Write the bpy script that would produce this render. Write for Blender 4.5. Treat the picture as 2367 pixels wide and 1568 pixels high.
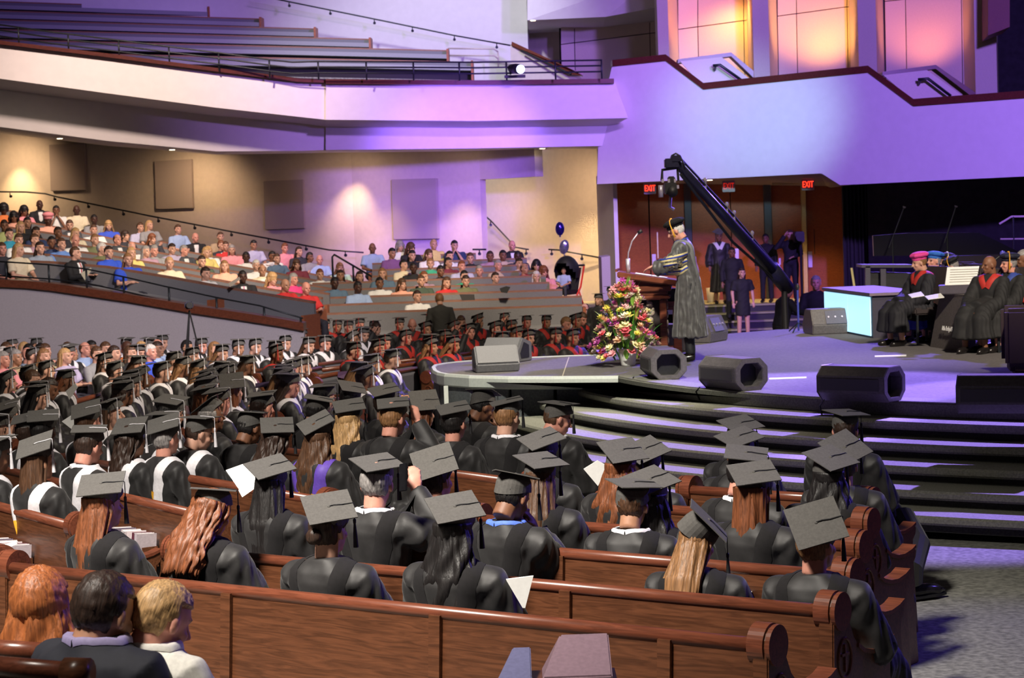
import bpy, bmesh, math, random
import numpy as np
from mathutils import Vector, Matrix, Euler, noise
from mathutils.bvhtree import BVHTree
R = math.radians
rnd = random.Random(7)
for o in list(bpy.data.objects): bpy.data.objects.remove(o)
scene = bpy.context.scene
COL = scene.collection
# ------------------------------------------------------------ camera
F, IW, IH, CH = 4800.0, 2367, 1568, 2.7
pit, rol = R(3.4), R(2.0)
_f = Vector((0, math.cos(pit), -math.sin(pit))); _r = Vector((1, 0, 0)); _u = _r.cross(_f)
cr = _r*math.cos(rol) - _u*math.sin(rol); cu = _r*math.sin(rol) + _u*math.cos(rol)
CAM = Vector((0, 0, CH))
cd = bpy.data.cameras.new('camera'); cam = bpy.data.objects.new('camera', cd); COL.objects.link(cam)
M = Matrix((cr, cu, -_f)).transposed().to_4x4(); M.translation = CAM
cam.matrix_world = M
cd.sensor_width = 36; cd.lens = F*36/IW; cd.clip_end = 300; cd.clip_start = .3
cd.dof.use_dof = True; cd.dof.focus_distance = 11.5; cd.dof.aperture_fstop = 9.0
scene.camera = cam
def ray(px, py):
    return _f + cr*((px-IW/2)/F) - cu*((py-IH/2)/F)
def U(px, py, d):
    v = ray(px, py); return CAM + v*(d/v.y)
def Z(px, py, z):
    v = ray(px, py); return CAM + v*((z-CH)/v.z)
def fz(y):                                   # the hall floor falls gently towards the stage
    return -max(0.0, min(y, 38)-13)*.018 + max(0, 8.2-y)*.17
# ------------------------------------------------------------ world, lights, exposure
scene.view_settings.view_transform = 'Standard'; scene.view_settings.look = 'None'
scene.view_settings.gamma = 1; scene.view_settings.use_curve_mapping = False
scene.view_settings.exposure = 0.0
w = bpy.data.worlds.new('world'); scene.world = w; w.use_nodes = True
w.node_tree.nodes['Background'].inputs[0].default_value = (.54, .43, .46, 1)
w.node_tree.nodes['Background'].inputs[1].default_value = .042
def area(loc, to, size, power, col, sy=None):
    l = bpy.data.lights.new('area_light', 'AREA'); l.energy = power; l.color = col; l.size = size
    if sy: l.shape = 'RECTANGLE'; l.size_y = sy
    o = bpy.data.objects.new('area_light', l); COL.objects.link(o); o.location = loc
    o.rotation_euler = (Vector(to)-Vector(loc)).to_track_quat('-Z', 'Y').to_euler(); return o
def spot(loc, to, ang, power, col, blend=.6, rad=.15):
    l = bpy.data.lights.new('spot_light', 'SPOT'); l.energy = power; l.color = col
    l.spot_size = R(ang); l.spot_blend = blend; l.shadow_soft_size = rad
    o = bpy.data.objects.new('spot_light', l); COL.objects.link(o); o.location = loc
    o.rotation_euler = (Vector(to)-Vector(loc)).to_track_quat('-Z', 'Y').to_euler(); return o
WARM = (1, .80, .58); PURP = (.36, .20, 1.0); BLUE = (.12, .08, 1.0)
WH_ = (1, .92, .82)
spot((-5, 4.5, 13), (-2.1, 11.1, .5), 47, 24000, WH_, 1, 1.2)                     # house light over the near pews
spot((7, 16, 13), (-2.5, 21, .5), 40, 8500, (1, .86, .70), .7, .8)            # left block
for x_, y_ in ((-2.5, 28), (-8, 31), (1.5, 32)): spot((4, 20, 12), (x_, y_, .5), 34, 6500, (1, .84, .66), .6, .6)
for x_, y_ in ((-11, 46), (-5, 45), (1.5, 45)): spot((1, 29, 10), (x_, y_, 1.0), 30, 9500, (1, .82, .62), .6, .6)
spot((-1, 22, 8), (-7, 36.5, .8), 40, 5500, (.95, .85, .95), .8, .4)  # extra spot added to brighten the parapet wall
spot((-4, 52, 15), (-2, 62, 6), 60, 6000, (.85, .88, 1), .8, .5)              # balcony pews
spot((-2, 48, 13), (-13, 64, 7.5), 36, 4200, (.32, .22, 1.0), .9, .5)
spot((1.5, 13, 12), (1.6, 24.3, .85), 25, 13500, (1, .95, .80), .8, .4)       # front light on lectern and steps
spot((6, 11, 11), (6.2, 26, 1.5), 26, 15000, (1, .86, .70), .8, .4)            # seated faculty
spot((11, 27, 12), (2.3, 20.6, .6), 17, 42000, (.34, .22, 1.0), .25, .15); spot((11, 27, 12), (4.9, 18.9, .4), 17, 42000, (.34, .22, 1.0), .25, .15)       # violet back light over the steps
spot((9, 40, 9), (3.8, 29, .85), 34, 20000, (.22, .13, 1.0), .7, .3)           # violet rear stage
spot((12, 17, 7), (1.5, 11.0, .8), 30, 2600, (.16, .10, 1.0), .6, .2)         # blue rims on the right pew ends
spot((9.5, 24, 9.0), (7.8, 47, 5.0), 54, 24000, (.34, .17, 1.0), .9, .4)        # lilac wall wash
spot((6, 24, 6), tuple(U(1735, 275, 48)), 12, 21000, (.50, .80, 1.0), 1, .3)            # pale hot spot
spot((1.5, 34, 5.2), (-1.8, 54.6, 3.9), 17, 26000, (.28, .13, 1.0), .8, .3)  # unseen violet spot added to tint the rear wall under the balcony
spot((5, 34, 10.5), (-.3, 50, 5.7), 44, 7500, (.40, .20, 1.0), .9, .4)           # balcony right half
spot((-7.5, 41, 13.5), (-8, 50, 6.0), 64, 8000, (1, .76, .66), .9, .5)          # balcony left half
spot((8, 30, 12), (-3, 62, 9), 46, 10000, (.52, .26, 1.0), .9, .5)            # upper wall
for px_, py_, d_, pw in ((20, 330, 60.1, 500), (440, 350, 58.0, 900), (795, 356, 56.3, 520), (845, 356, 55.2, 430), (1030, 352, 53.9, 560), (1130, 425, 56.8, 420), (1312, 352, 54.9, 1100)):
    p_ = U(px_, py_, d_); spot(p_, p_+Vector((0, .30, -2)), 70, pw, (1, .66, .32), 1, .05)
    spot(p_-Vector((0, 1.2, 0)), p_+Vector((0, .9, -2)), 125, pw*(.55 if px_ < 700 or px_ > 1100 else .22), (1, .66, .38), 1, .3)  # wide soft fill added behind each downlight to warm the walls
for px_, d_, pw in ((1500, 52.2, 40), (1650, 51.8, 220), (1740, 51.6, 180), (1880, 51, 320)):
    p_ = U(px_, 424, d_); spot(p_, p_+Vector((0, .3, -2)), 80, pw, (1, .60, .24), .8, .1)
for px_, py_, d_, pw, c_ in ((1650, 150, 53.8, 900, (1, .30, .05)), (1905, 175, 53.4, 1500, (1, .42, .08)), (2150, 175, 52.6, 650, (1, .30, .10)), (1690, -30, 54.5, 1000, (1, .50, .10))):
    p_ = U(px_, py_, d_); spot(p_, p_+Vector((0, .75, 1.4 if py_ > 0 else -1.6)), 110, pw*.32, c_, 1, .15)

# ------------------------------------------------------------ materials
def mat(name, col, rough=.6, metal=0, emit=None, es=1.0, noise_amt=0, scale=40, bump=0, kind=None, col2=None, sheen=0, spec=.5):
    m = bpy.data.materials.new(name); m.use_nodes = True; nt = m.node_tree; b = nt.nodes['Principled BSDF']
    c = (*col, 1); b.inputs['Base Color'].default_value = c; b.inputs['Roughness'].default_value = rough
    b.inputs['Metallic'].default_value = metal; b.inputs['Specular IOR Level'].default_value = spec
    if sheen: b.inputs['Sheen Weight'].default_value = sheen
    if emit: b.inputs['Emission Color'].default_value = (*emit, 1); b.inputs['Emission Strength'].default_value = es
    if noise_amt or bump or kind:
        tc = nt.nodes.new('ShaderNodeTexCoord'); mp = nt.nodes.new('ShaderNodeMapping'); nt.links.new(tc.outputs['Object'], mp.inputs[0])
        if kind == 'wood':
            mp.inputs['Scale'].default_value = (1.2, 14, 14)
            n = nt.nodes.new('ShaderNodeTexNoise'); n.inputs['Scale'].default_value = 3.0; n.inputs['Detail'].default_value = 6; n.inputs['Distortion'].default_value = 1.6
        elif kind == 'hair':
            mp.inputs['Scale'].default_value = (60, 60, 5)
            n = nt.nodes.new('ShaderNodeTexNoise'); n.inputs['Scale'].default_value = 2.0; n.inputs['Detail'].default_value = 3
        else:
            n = nt.nodes.new('ShaderNodeTexNoise'); n.inputs['Scale'].default_value = scale; n.inputs['Detail'].default_value = 4
        nt.links.new(mp.outputs[0], n.inputs[0])
        rp = nt.nodes.new('ShaderNodeValToRGB'); nt.links.new(n.outputs[0], rp.inputs[0])
        a = noise_amt or .25
        c1 = tuple(max(0, v*(1-a)) for v in col); c2 = col2 or tuple(v*(1+a) for v in col)
        rp.color_ramp.elements[0].color = (*c1, 1); rp.color_ramp.elements[1].color = (*c2, 1)
        rp.color_ramp.elements[0].position = .35; rp.color_ramp.elements[1].position = .65
        nt.links.new(rp.outputs[0], b.inputs['Base Color'])
        if bump:
            bm_ = nt.nodes.new('ShaderNodeBump'); bm_.inputs['Strength'].default_value = bump; bm_.inputs['Distance'].default_value = .01
            nt.links.new(n.outputs[0], bm_.inputs['Height']); nt.links.new(bm_.outputs[0], b.inputs['Normal'])
    return m
MT = {}
def mc(col, rough=.7, **k):                    # cached plain cloth / paint colour
    key = (tuple(round(c, 3) for c in col), rough, tuple(sorted(k.items())))
    if key not in MT: MT[key] = mat('cloth', col, rough, noise_amt=.08, scale=60, **k)
    return MT[key]
def s2l(r, g, b):
    f = lambda c: (c/255/12.92) if c/255 <= .04045 else ((c/255+.055)/1.055)**2.4
    return (f(r), f(g), f(b))
m_wall = mat('painted_wall', (.62, .55, .47), .8, noise_amt=.03, scale=8)
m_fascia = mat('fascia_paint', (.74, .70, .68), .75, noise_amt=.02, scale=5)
m_panel = mat('acoustic_fabric', (.40, .34, .31), .95, noise_amt=.08, scale=200)
m_cap = mat('mahogany_cap', (.10, .022, .016), .35, kind='wood', noise_amt=.3)
m_pew = mat('pew_wood', (.105, .038, .017), .34, kind='wood', noise_amt=.32, bump=.05)
m_pewrail = mat('pew_rail', (.155, .046, .024), .28, kind='wood', noise_amt=.25)
m_greypew = mat('grey_upholstery', (.17, .17, .18), .85, noise_amt=.12, scale=150)
m_metal = mat('dark_metal', (.03, .035, .04), .4, metal=.6, noise_amt=.1)
m_black = mat('black_paint', (.012, .012, .014), .55, noise_amt=.2)
m_blackcloth = mat('black_drape', (.012, .011, .016), .9, noise_amt=.3, scale=6)
m_carpet = mat('hall_carpet', (.19, .19, .165), .95, noise_amt=.35, scale=22, bump=.4)
m_stage = mat('stage_carpet', (.12, .11, .11), .9, noise_amt=.18, scale=30, bump=.2)
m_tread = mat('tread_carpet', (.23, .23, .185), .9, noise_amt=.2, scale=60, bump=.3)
m_shade_riser = mat('shaded_riser', (.05, .05, .045), .95, noise_amt=.2, scale=60)  # shade under the step nosings put into the riser colour
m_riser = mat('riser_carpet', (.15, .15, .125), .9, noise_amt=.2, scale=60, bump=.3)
m_ring = mat('stage_rim', (.52, .56, .53), .5, noise_amt=.05)
m_mesh = mat('skirt_panel', (.10, .11, .12), .8, noise_amt=.2)
m_door = mat('door_veneer', (.30, .08, .022), .45, kind='wood', noise_amt=.18)
m_white = mat('white_plastic', (.8, .8, .78), .5, noise_amt=.03)
m_paper = mat('paper', (.85, .85, .82), .8, noise_amt=.03)
m_tower = mat('beige_panel', (.66, .58, .50), .7, noise_amt=.03)
m_joint = mat('dark_joint', (.03, .02, .02), .8, noise_amt=.1)
m_greenbrass = mat('brushed_pull', (.70, .62, .35), .35, metal=.4, noise_amt=.08)
m_push = mat('push_plate', (.55, .5, .6), .35, metal=.5, noise_amt=.05)
# ------------------------------------------------------------ object helpers
def link(name, me, m, parent=None, smooth=False):
    o = bpy.data.objects.new(name, me); COL.objects.link(o)
    if m:
        for x in (m if isinstance(m, (list, tuple)) else [m]): me.materials.append(x)
    if smooth: me.polygons.foreach_set('use_smooth', [True]*len(me.polygons))
    if parent: o.parent = parent
    return o
def tag(o, label=None, cat=None, group=None, kind=None):
    if label: o['label'] = label
    if cat: o['category'] = cat
    if group: o['group'] = group
    if kind: o['kind'] = kind
    return o
def empty(name, loc=(0, 0, 0), rz=0):
    o = bpy.data.objects.new(name, None); COL.objects.link(o); o.location = loc; o.rotation_euler = (0, 0, rz); o.empty_display_size = .1
    return o
class MB:                                       # collects primitives into one mesh
    def __init__(s): s.v = []; s.f = []
    def add(s, vs, fs):
        n = len(s.v); s.v += [tuple(v) for v in vs]; s.f += [tuple(i+n for i in f) for f in fs]; return s
    def hexa(s, p):                             # 8 points: bottom 4, top 4
        return s.add(p, [(3,2,1,0),(4,5,6,7),(0,1,5,4),(1,2,6,5),(2,3,7,6),(3,0,4,7)])
    def box(s, c, d, rz=0):
        x, y, z = d[0]/2, d[1]/2, d[2]/2; ca, sa = math.cos(rz), math.sin(rz); p = []
        for zz in (-z, z):
            for xx, yy in ((-x,-y),(x,-y),(x,y),(-x,y)): p.append((c[0]+xx*ca-yy*sa, c[1]+xx*sa+yy*ca, c[2]+zz))
        return s.hexa(p)
    def prism(s, poly, off):                    # polygon (3-D points) extruded by vector
        n = len(poly); a = [Vector(p) for p in poly]; b = [p+Vector(off) for p in a]
        return s.add(a+b, [tuple(range(n)), tuple(range(2*n-1, n-1, -1))]+[(i, i+n, (i+1)%n+n, (i+1)%n) for i in range(n)])
    def tube(s, pts, rad, n=8, caps=True):
        pts = [Vector(p) for p in pts]; rr = rad if isinstance(rad, (list, tuple)) else [rad]*len(pts)
        vs = []; fs = []; up = Vector((0, 0, 1)); prev = None
        for i, p in enumerate(pts):
            d = (pts[min(i+1, len(pts)-1)]-pts[max(i-1, 0)]).normalized()
            if prev is None: a = d.orthogonal().normalized()
            else:
                a = prev - d*prev.dot(d)
                a = a.normalized() if a.length > 1e-6 else d.orthogonal().normalized()
            prev = a; b = d.cross(a)
            for k in range(n):
                t = 2*math.pi*k/n; vs.append(p+(a*math.cos(t)+b*math.sin(t))*rr[i])
        for i in range(len(pts)-1):
            for k in range(n): fs.append((i*n+k, i*n+(k+1)%n, (i+1)*n+(k+1)%n, (i+1)*n+k))
        if caps: fs += [tuple(range(n-1, -1, -1)), tuple((len(pts)-1)*n+k for k in range(n))]
        return s.add(vs, fs)
    def ell(s, c, r, nu=16, nv=10, rot=None):
        vs = [(0, 0, 1)]; fs = []
        for j in range(1, nv):
            t = math.pi*j/nv
            for i in range(nu): a = 2*math.pi*i/nu; vs.append((math.sin(t)*math.cos(a), math.sin(t)*math.sin(a), math.cos(t)))
        vs.append((0, 0, -1)); L = len(vs)-1
        for i in range(nu):
            fs.append((0, 1+i, 1+(i+1)%nu)); fs.append((L, L-nu+(i+1)%nu, L-nu+i))
            for j in range(nv-2): fs.append((1+j*nu+i, 1+(j+1)*nu+i, 1+(j+1)*nu+(i+1)%nu, 1+j*nu+(i+1)%nu))
        q = []
        for v in vs:
            v = Vector((v[0]*r[0], v[1]*r[1], v[2]*r[2]))
            if rot: v = rot @ v
            q.append(v+Vector(c))
        return s.add(q, fs)
    def me(s, name='mesh'):
        m = bpy.data.meshes.new(name); m.from_pydata(s.v, [], s.f); m.update(); return m
    def build(s, name, m, parent=None, smooth=False, bevel=0):
        me = s.me(name)
        if bevel:
            b = bmesh.new(); b.from_mesh(me); bmesh.ops.bevel(b, geom=[e for e in b.edges if len(e.link_faces) == 2 and e.calc_face_angle(0) > .5], offset=bevel, segments=2, affect='EDGES'); b.to_mesh(me); b.free()
        return link(name, me, m, parent, smooth)
def struct(name, mb, m, parent=None, **k):
    o = mb.build(name, m, parent, **k)
    if not parent: o['kind'] = 'structure'
    return o
def text(body, size, m, ext=.002, name='lettering'):
    c = bpy.data.curves.new('text', 'FONT'); c.body = body; c.size = size; c.extrude = ext; c.align_x = 'CENTER'; c.align_y = 'CENTER'; c.resolution_u = 2
    o = bpy.data.objects.new('tmp', c); COL.objects.link(o); dg = bpy.context.evaluated_depsgraph_get()
    me = bpy.data.meshes.new_from_object(o.evaluated_get(dg)); bpy.data.objects.remove(o); me.materials.clear()
    return link(name, me, m)
# ------------------------------------------------------------ people: one continuous body, clothes as children
def T_(x, y, z): return Matrix.Translation((x, y, z))
def RX(a): return Matrix.Rotation(R(a), 4, 'X')
def RY(a): return Matrix.Rotation(R(a), 4, 'Y')
def RZ(a): return Matrix.Rotation(R(a), 4, 'Z')
def vox(mb, size, smooth=2, name='mesh'):
    me = mb.me('tmp'); o = bpy.data.objects.new('tmp', me); COL.objects.link(o)
    r = o.modifiers.new('r', 'REMESH'); r.mode = 'VOXEL'; r.voxel_size = size; r.use_smooth_shade = True
    if smooth:
        s = o.modifiers.new('s', 'SMOOTH'); s.iterations = smooth; s.factor = .5
    dg = bpy.context.evaluated_depsgraph_get(); n = bpy.data.meshes.new_from_object(o.evaluated_get(dg))
    bpy.data.objects.remove(o); bpy.data.meshes.remove(me); n.name = name; n.materials.clear()
    n.polygons.foreach_set('use_smooth', [True]*len(n.polygons)); return n
def put(mb, T, n0):                              # transform the points added since n0
    for i in range(n0, len(mb.v)): mb.v[i] = tuple(T @ Vector(mb.v[i]))
def head(mb, T):
    n0 = len(mb.v); e = mb.ell
    e((0, -.014, .022), (.076, .096, .099), 24, 16); e((0, .018, -.045), (.058, .068, .075)); e((0, .062, -.092), (.026, .024, .022))
    e((0, .070, .030), (.050, .016, .013)); e((0, .070, -.058), (.034, .026, .028))
    for s in (-1, 1):
        e((s*.036, .056, -.026), (.024, .026, .022)); e((s*.080, -.006, -.012), (.011, .020, .032), rot=Matrix.Rotation(s*.35, 3, 'Z'))
    mb.tube([(0, .084, .020), (0, .098, -.005), (0, .113, -.030)], [.008, .011, .014], 8); e((0, .088, -.061), (.022, .010, .009))
    mb.tube([(0, -.02, -.02), (0, -.035, -.13)], [.060, .058], 14)
    put(mb, T, n0)
def hand(mb, w, d, s, grip=.5):                  # wrist point, direction, side, curl
    w = Vector(w); d = Vector(d).normalized(); side = d.cross(Vector((0, 0, 1)))
    side = (side.normalized() if side.length > .1 else Vector((1, 0, 0)))*s; dn = side.cross(d)*s
    if dn.z > 0: dn = -dn
    B = Matrix((side, d, dn)).transposed()
    mb.ell(w+d*.045, (.040, .052, .017), 12, 8, rot=B)
    for k, L in enumerate((.070, .080, .075, .058)):
        b = w+d*.082+side*(.028-.0185*k)*-1; m = b+d*L*.5+dn*L*.12*grip; t = m+d*L*.42*(1-grip*.55)+dn*L*.55*grip
        mb.tube([b-d*.02, b, m, t], [.0085, .0095, .0085, .007], 6)
    b = w+d*.03+side*-.036; mb.tube([b, b+d*.028-side*.022+dn*.01, b+d*.058-side*.024+dn*.026], [.012, .011, .009], 6)
ARMS = {                                         # elbow and wrist (right side mirrored unless two given)
 'lap': ((.25, .10, .71), (.07, .34, .645)), 'prog': ((.25, .12, .73), (.11, .36, .76)), 'cross': ((.25, .14, .74), (-.04, .24, .76)),
 'chin': ((.20, .24, .72), (.06, .17, .98)), 'side': ((.25, -.02, .70), (.25, .06, .46)), 'desk': ((.24, .14, .78), (.17, .40, .72)),
 'knee': ((.23, .17, .70), (.10, .44, .60))}
def pose(stand=0, lean=0, pitch=0, yaw=0, arms='lap', roll=0):
    return (stand, lean, pitch, yaw, arms, roll)
def frames(p):
    st, lean, pitch, yaw, arms, roll = p
    dz = .48 if st else 0; nl = .165
    if roll == 99: nl, roll = .10, 0                       # hunched: neck sunk between the shoulders
    L = T_(0, 0, .52+dz) @ RX(-lean) @ T_(0, 0, -.52-dz)        # torso frame
    neck = L @ Vector((0, -.01, 1.0+dz))
    HT = T_(*neck) @ RX(-lean*.4-pitch*.5) @ T_(0, .025, nl) @ RZ(yaw) @ RX(-pitch*.5) @ RY(roll)
    return L, neck, HT, dz
def arm_pts(p):
    L, neck, HT, dz = frames(p); out = []
    for s in (-1, 1):
        a = p[4]; k = a
        if a in ('tocap', 'phone', 'papr'): k = 'lap'
        e, w = ARMS[k]; e = Vector((s*e[0], e[1], e[2]+dz)); w = Vector((s*w[0], w[1], w[2]+dz))
        if a == 'papr' and s == 1: e = Vector((.30, .16, .76)); w = Vector((.30, .40, .74))
        sh = L @ Vector((s*.185, -.01, .955+dz))
        if s == 1 and a == 'tocap': w = HT @ Vector((.12, .11, -.01)); e = sh+Vector((.17, .14, -.12))
        elif s == 1 and a == 'phone': w = HT @ Vector((.17, .12, -.03)); e = sh+Vector((.21, .10, -.09))
        elif k not in ('lap',): e = e+Vector((0, (L @ Vector((0, 0, .9+dz))).y*.8, 0)); w = w+Vector((0, (L @ Vector((0, 0, .9+dz))).y*.5, 0))
        out.append((sh, e, w))
    return out
def legs(p):
    if p[0]: return [(Vector((s*.09, 0, .97)), Vector((s*.10, .02, .52)), Vector((s*.11, 0, .09))) for s in (-1, 1)]
    return [(Vector((s*.10, .02, .52)), Vector((s*.14, .46, .51)), Vector((s*.15, .44, .09))) for s in (-1, 1)]
def body_mb(p, grow=0, parts='all'):
    L, neck, HT, dz = frames(p); mb = MB()
    def torso(g, z0=.50):
        prof = [(z0, .155, .115, 0), (.60, .150, .110, 0), (.70, .145, .105, 0), (.80, .165, .115, 0), (.90, .185, .115, -.01), (.955, .175, .095, -.015), (.99, .10, .07, -.015), (1.02, .062, .06, -.01)]
        vs = []; fs = []; n = 20
        for z, rx, ry, cy in prof:
            for k in range(n):
                t = 2*math.pi*k/n; c, s = math.cos(t), math.sin(t)
                vs.append(L @ Vector(((rx+g)*math.copysign(abs(c)**.8, c), cy+(ry+g)*math.copysign(abs(s)**.8, s), z+dz+(g if z > .85 else 0))))
        for j in range(len(prof)-1):
            for k in range(n): fs.append((j*n+k, j*n+(k+1)%n, (j+1)*n+(k+1)%n, (j+1)*n+k))
        fs += [tuple(range(n-1, -1, -1)), tuple((len(prof)-1)*n+k for k in range(n))]; mb.add(vs, fs)
    if parts in ('all', 'top', 'long'):
        torso(grow)
        for s, (sh, e, w) in zip((-1, 1), arm_pts(p)):
            g = grow
            d = (w-e).normalized()
            if parts == 'top': mb.tube([sh-Vector((s*.05, 0, 0)), sh, sh.lerp(e, .45), sh.lerp(e, .8)], [.05+g, .062+g, .056+g*1.4, .058+g*2], 12)
            else: mb.tube([sh-Vector((s*.05, 0, 0)), sh, sh.lerp(e, .5), e, e.lerp(w, .5), w-d*.01], [.045+g, .058+g, .048+g, .044+g, .037+g, .028+g*1.2], 12)
            if parts == 'all':
                d2 = d
                if p[4] in ('lap', 'knee', 'cross', 'desk'): d2 = (d+Vector((0, .2, -.3))).normalized()
                if s == 1 and p[4] in ('tocap', 'phone'): d2 = (Vector((-.45 if p[4] == 'tocap' else -.2, .25, .8))).normalized()
                hand(mb, w, d2, s, .5)
    if parts in ('all', 'legs'):
        g = grow
        for s, (h, k, a) in zip((-1, 1), legs(p)):
            mb.tube([h, h.lerp(k, .5), k, k.lerp(a, .45), a], [.088+g, .078+g, .058+g, .054+g, .038+g*1.8], 14)
            if parts == 'all' or p[0]:
                if parts == 'all': mb.tube([a+Vector((0, -.04, -.03)), a+Vector((0, .05, -.045)), a+Vector((0, .17, -.06))], [.036, .038, .026], 10)
        mb.ell((0, 0, .50+dz), (.165+g, .125+g, .10+g), 20, 12)
        if parts == 'legs': mb.ell((0, .01, .55+dz), (.158+g, .118+g, .09+g), 20, 12)
    if parts == 'all': head(mb, HT)
    return mb
CA = {}
def body_mesh(p, v=.012):
    k = ('b', p, v)
    if k in CA: return CA[k]
    me = vox(body_mb(p), v, 1, 'body'); HT = frames(p)[2]; inv = HT.inverted()
    n = len(me.polygons); c = np.empty(n*3, np.float32); me.polygons.foreach_get('center', c); c = c.reshape(-1, 3)
    A = np.array(inv); q = c@A[:3, :3].T+A[:3, 3]; x, y, z = np.abs(q[:, 0]), q[:, 1], q[:, 2]
    idx = np.zeros(n, np.int32)
    h = max(.0065, v*.55)
    idx[(abs(x-.031) < .013) & (abs(z-.007) < h) & (y > .06)] = 1
    idx[(abs(x-.032) < .018) & (abs(z-.031) < h*.8) & (y > .055)] = 2
    idx[(x < .023) & (abs(z+.061) < h*.9) & (y > .075)] = 3
    me.polygons.foreach_set('material_index', idx); CA[k] = me
    for s in range(4): me.materials.append(None)
    return me
def displace(me, fn):
    n = len(me.vertices); co = np.empty(n*3, np.float32); no = np.empty(n*3, np.float32)
    me.vertices.foreach_get('co', co); me.vertices.foreach_get('normal', no); co = co.reshape(-1, 3); no = no.reshape(-1, 3)
    d = fn(co, no); me.vertices.foreach_set('co', (co+no*d[:, None]).astype(np.float32).ravel()); me.update()
def cloth_mesh(p, kind, v=.02):                  # gown / shirt / jacket / trousers / dress
    p = (p[0], p[1], 0, 0, p[4], 0)+tuple(p[2:4]) if p[4] in ('tocap', 'phone') else (p[0], p[1], 0, 0, p[4], 0)
    k = ('c', p, kind, v)
    if k in CA: return CA[k]
    if len(p) > 6: p6 = (p[0], p[1], p[6], p[7], p[4], 0)
    else: p6 = p
    L, neck, HT, dz = frames(p6)
    if kind == 'shirt': mb = body_mb(p6, .014, 'top')
    elif kind == 'jacket': mb = body_mb(p6, .020, 'long')
    elif kind == 'trousers': mb = body_mb(p6, .014, 'legs')
    elif kind in ('gown', 'dress'):
        mb = body_mb(p6, .024 if kind == 'gown' else .016, 'long' if kind == 'gown' else 'top')
        if kind == 'gown':
            for s, (sh, e, w) in zip((-1, 1), arm_pts(p6)):
                d = (w-e).normalized(); drop = Vector((0, 0, -.05 if not (s == 1 and p6[4] in ('tocap', 'phone')) else -.02))
                mb.tube([sh-Vector((s*.05, 0, .01)), sh+Vector((s*.01, 0, -.01)), sh.lerp(e, .5)+drop*.3, e+drop*.5, e.lerp(w, .5)+drop, w-d*.03+drop*.8], ([.072, .086, .092, .100, .10, .092] if not (s == 1 and p6[4] in ('tocap', 'phone')) else [.072, .084, .088, .088, .070, .058]), 16)
        if p[0]:
            vs = []; fs = []; n = 28
            prof = [(1.05, .185, .14), (.80, .21, .17), (.5, .235, .20), (.30, .26, .225)] if kind == 'gown' else [(1.05, .17, .12), (.85, .18, .14), (.62, .18, .15)]
            for z, rx, ry in prof:
                for j in range(n): t = 2*math.pi*j/n; vs.append(((rx)*math.cos(t), ry*math.sin(t), z))
            for i in range(len(prof)-1):
                for j in range(n): fs.append((i*n+j, i*n+(j+1)%n, (i+1)*n+(j+1)%n, (i+1)*n+j))
            fs += [tuple(range(n-1, -1, -1)), tuple((len(prof)-1)*n+j for j in range(n))]; mb.add(vs, fs)
        else:
            mb.tube([(0, -.04, .53), (0, .2, .54), (0, .43, .53)], [.20, .20, .17], 20)
            zb = .20 if kind == 'gown' else .38
            for s in (-1, 1): mb.tube([(s*.13, .30, .535), (s*.125, .43, .53), (s*.13, .49, .45), (s*.14, .485, .34), (s*.155, .49, zb)], [.12, .125, .125, .13, .145], 16)
            mb.tube([(0, .36, .50), (0, .44, .42), (0, .45, zb)], [.15, .15, .15], 16)
            mb.ell((0, .12, .52), (.27, .34, .105), 24, 12); mb.ell((0, -.04, .50), (.26, .17, .11), 20, 10)
    me = vox(mb, v, 3, kind)
    if kind == 'gown':
        def fold(co, no):
            x, y, z = co[:, 0], co[:, 1], co[:, 2]-dz
            a = np.arctan2(y, x)
            r = np.abs(x)
            slv = np.clip((r-.15)/.05, 0, 1)*np.clip((.97-z)/.06, 0, 1)
            f = .006*slv*np.sin(y*110+np.sin(z*17)*1.2)
            bk = np.clip((-.02-y)/.05, 0, 1)*np.clip((.80-z)/.1, 0, 1)
            f += .005*bk*np.sin(x*85+np.sin(z*9)*2)
            lo = np.clip((.60-z)/.08, 0, 1)
            f += .010*lo*np.sin(a*14+y*9+x*22)
            f += .004*np.sin(x*31+z*27)*np.cos(y*29-z*13)
            return f
        displace(me, fold)
    else:
        displace(me, lambda co, no: .0035*np.sin(co[:, 0]*38+co[:, 2]*31)*np.cos(co[:, 1]*33-co[:, 2]*21))
    me.materials.append(None); CA[k] = me; return me
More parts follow.
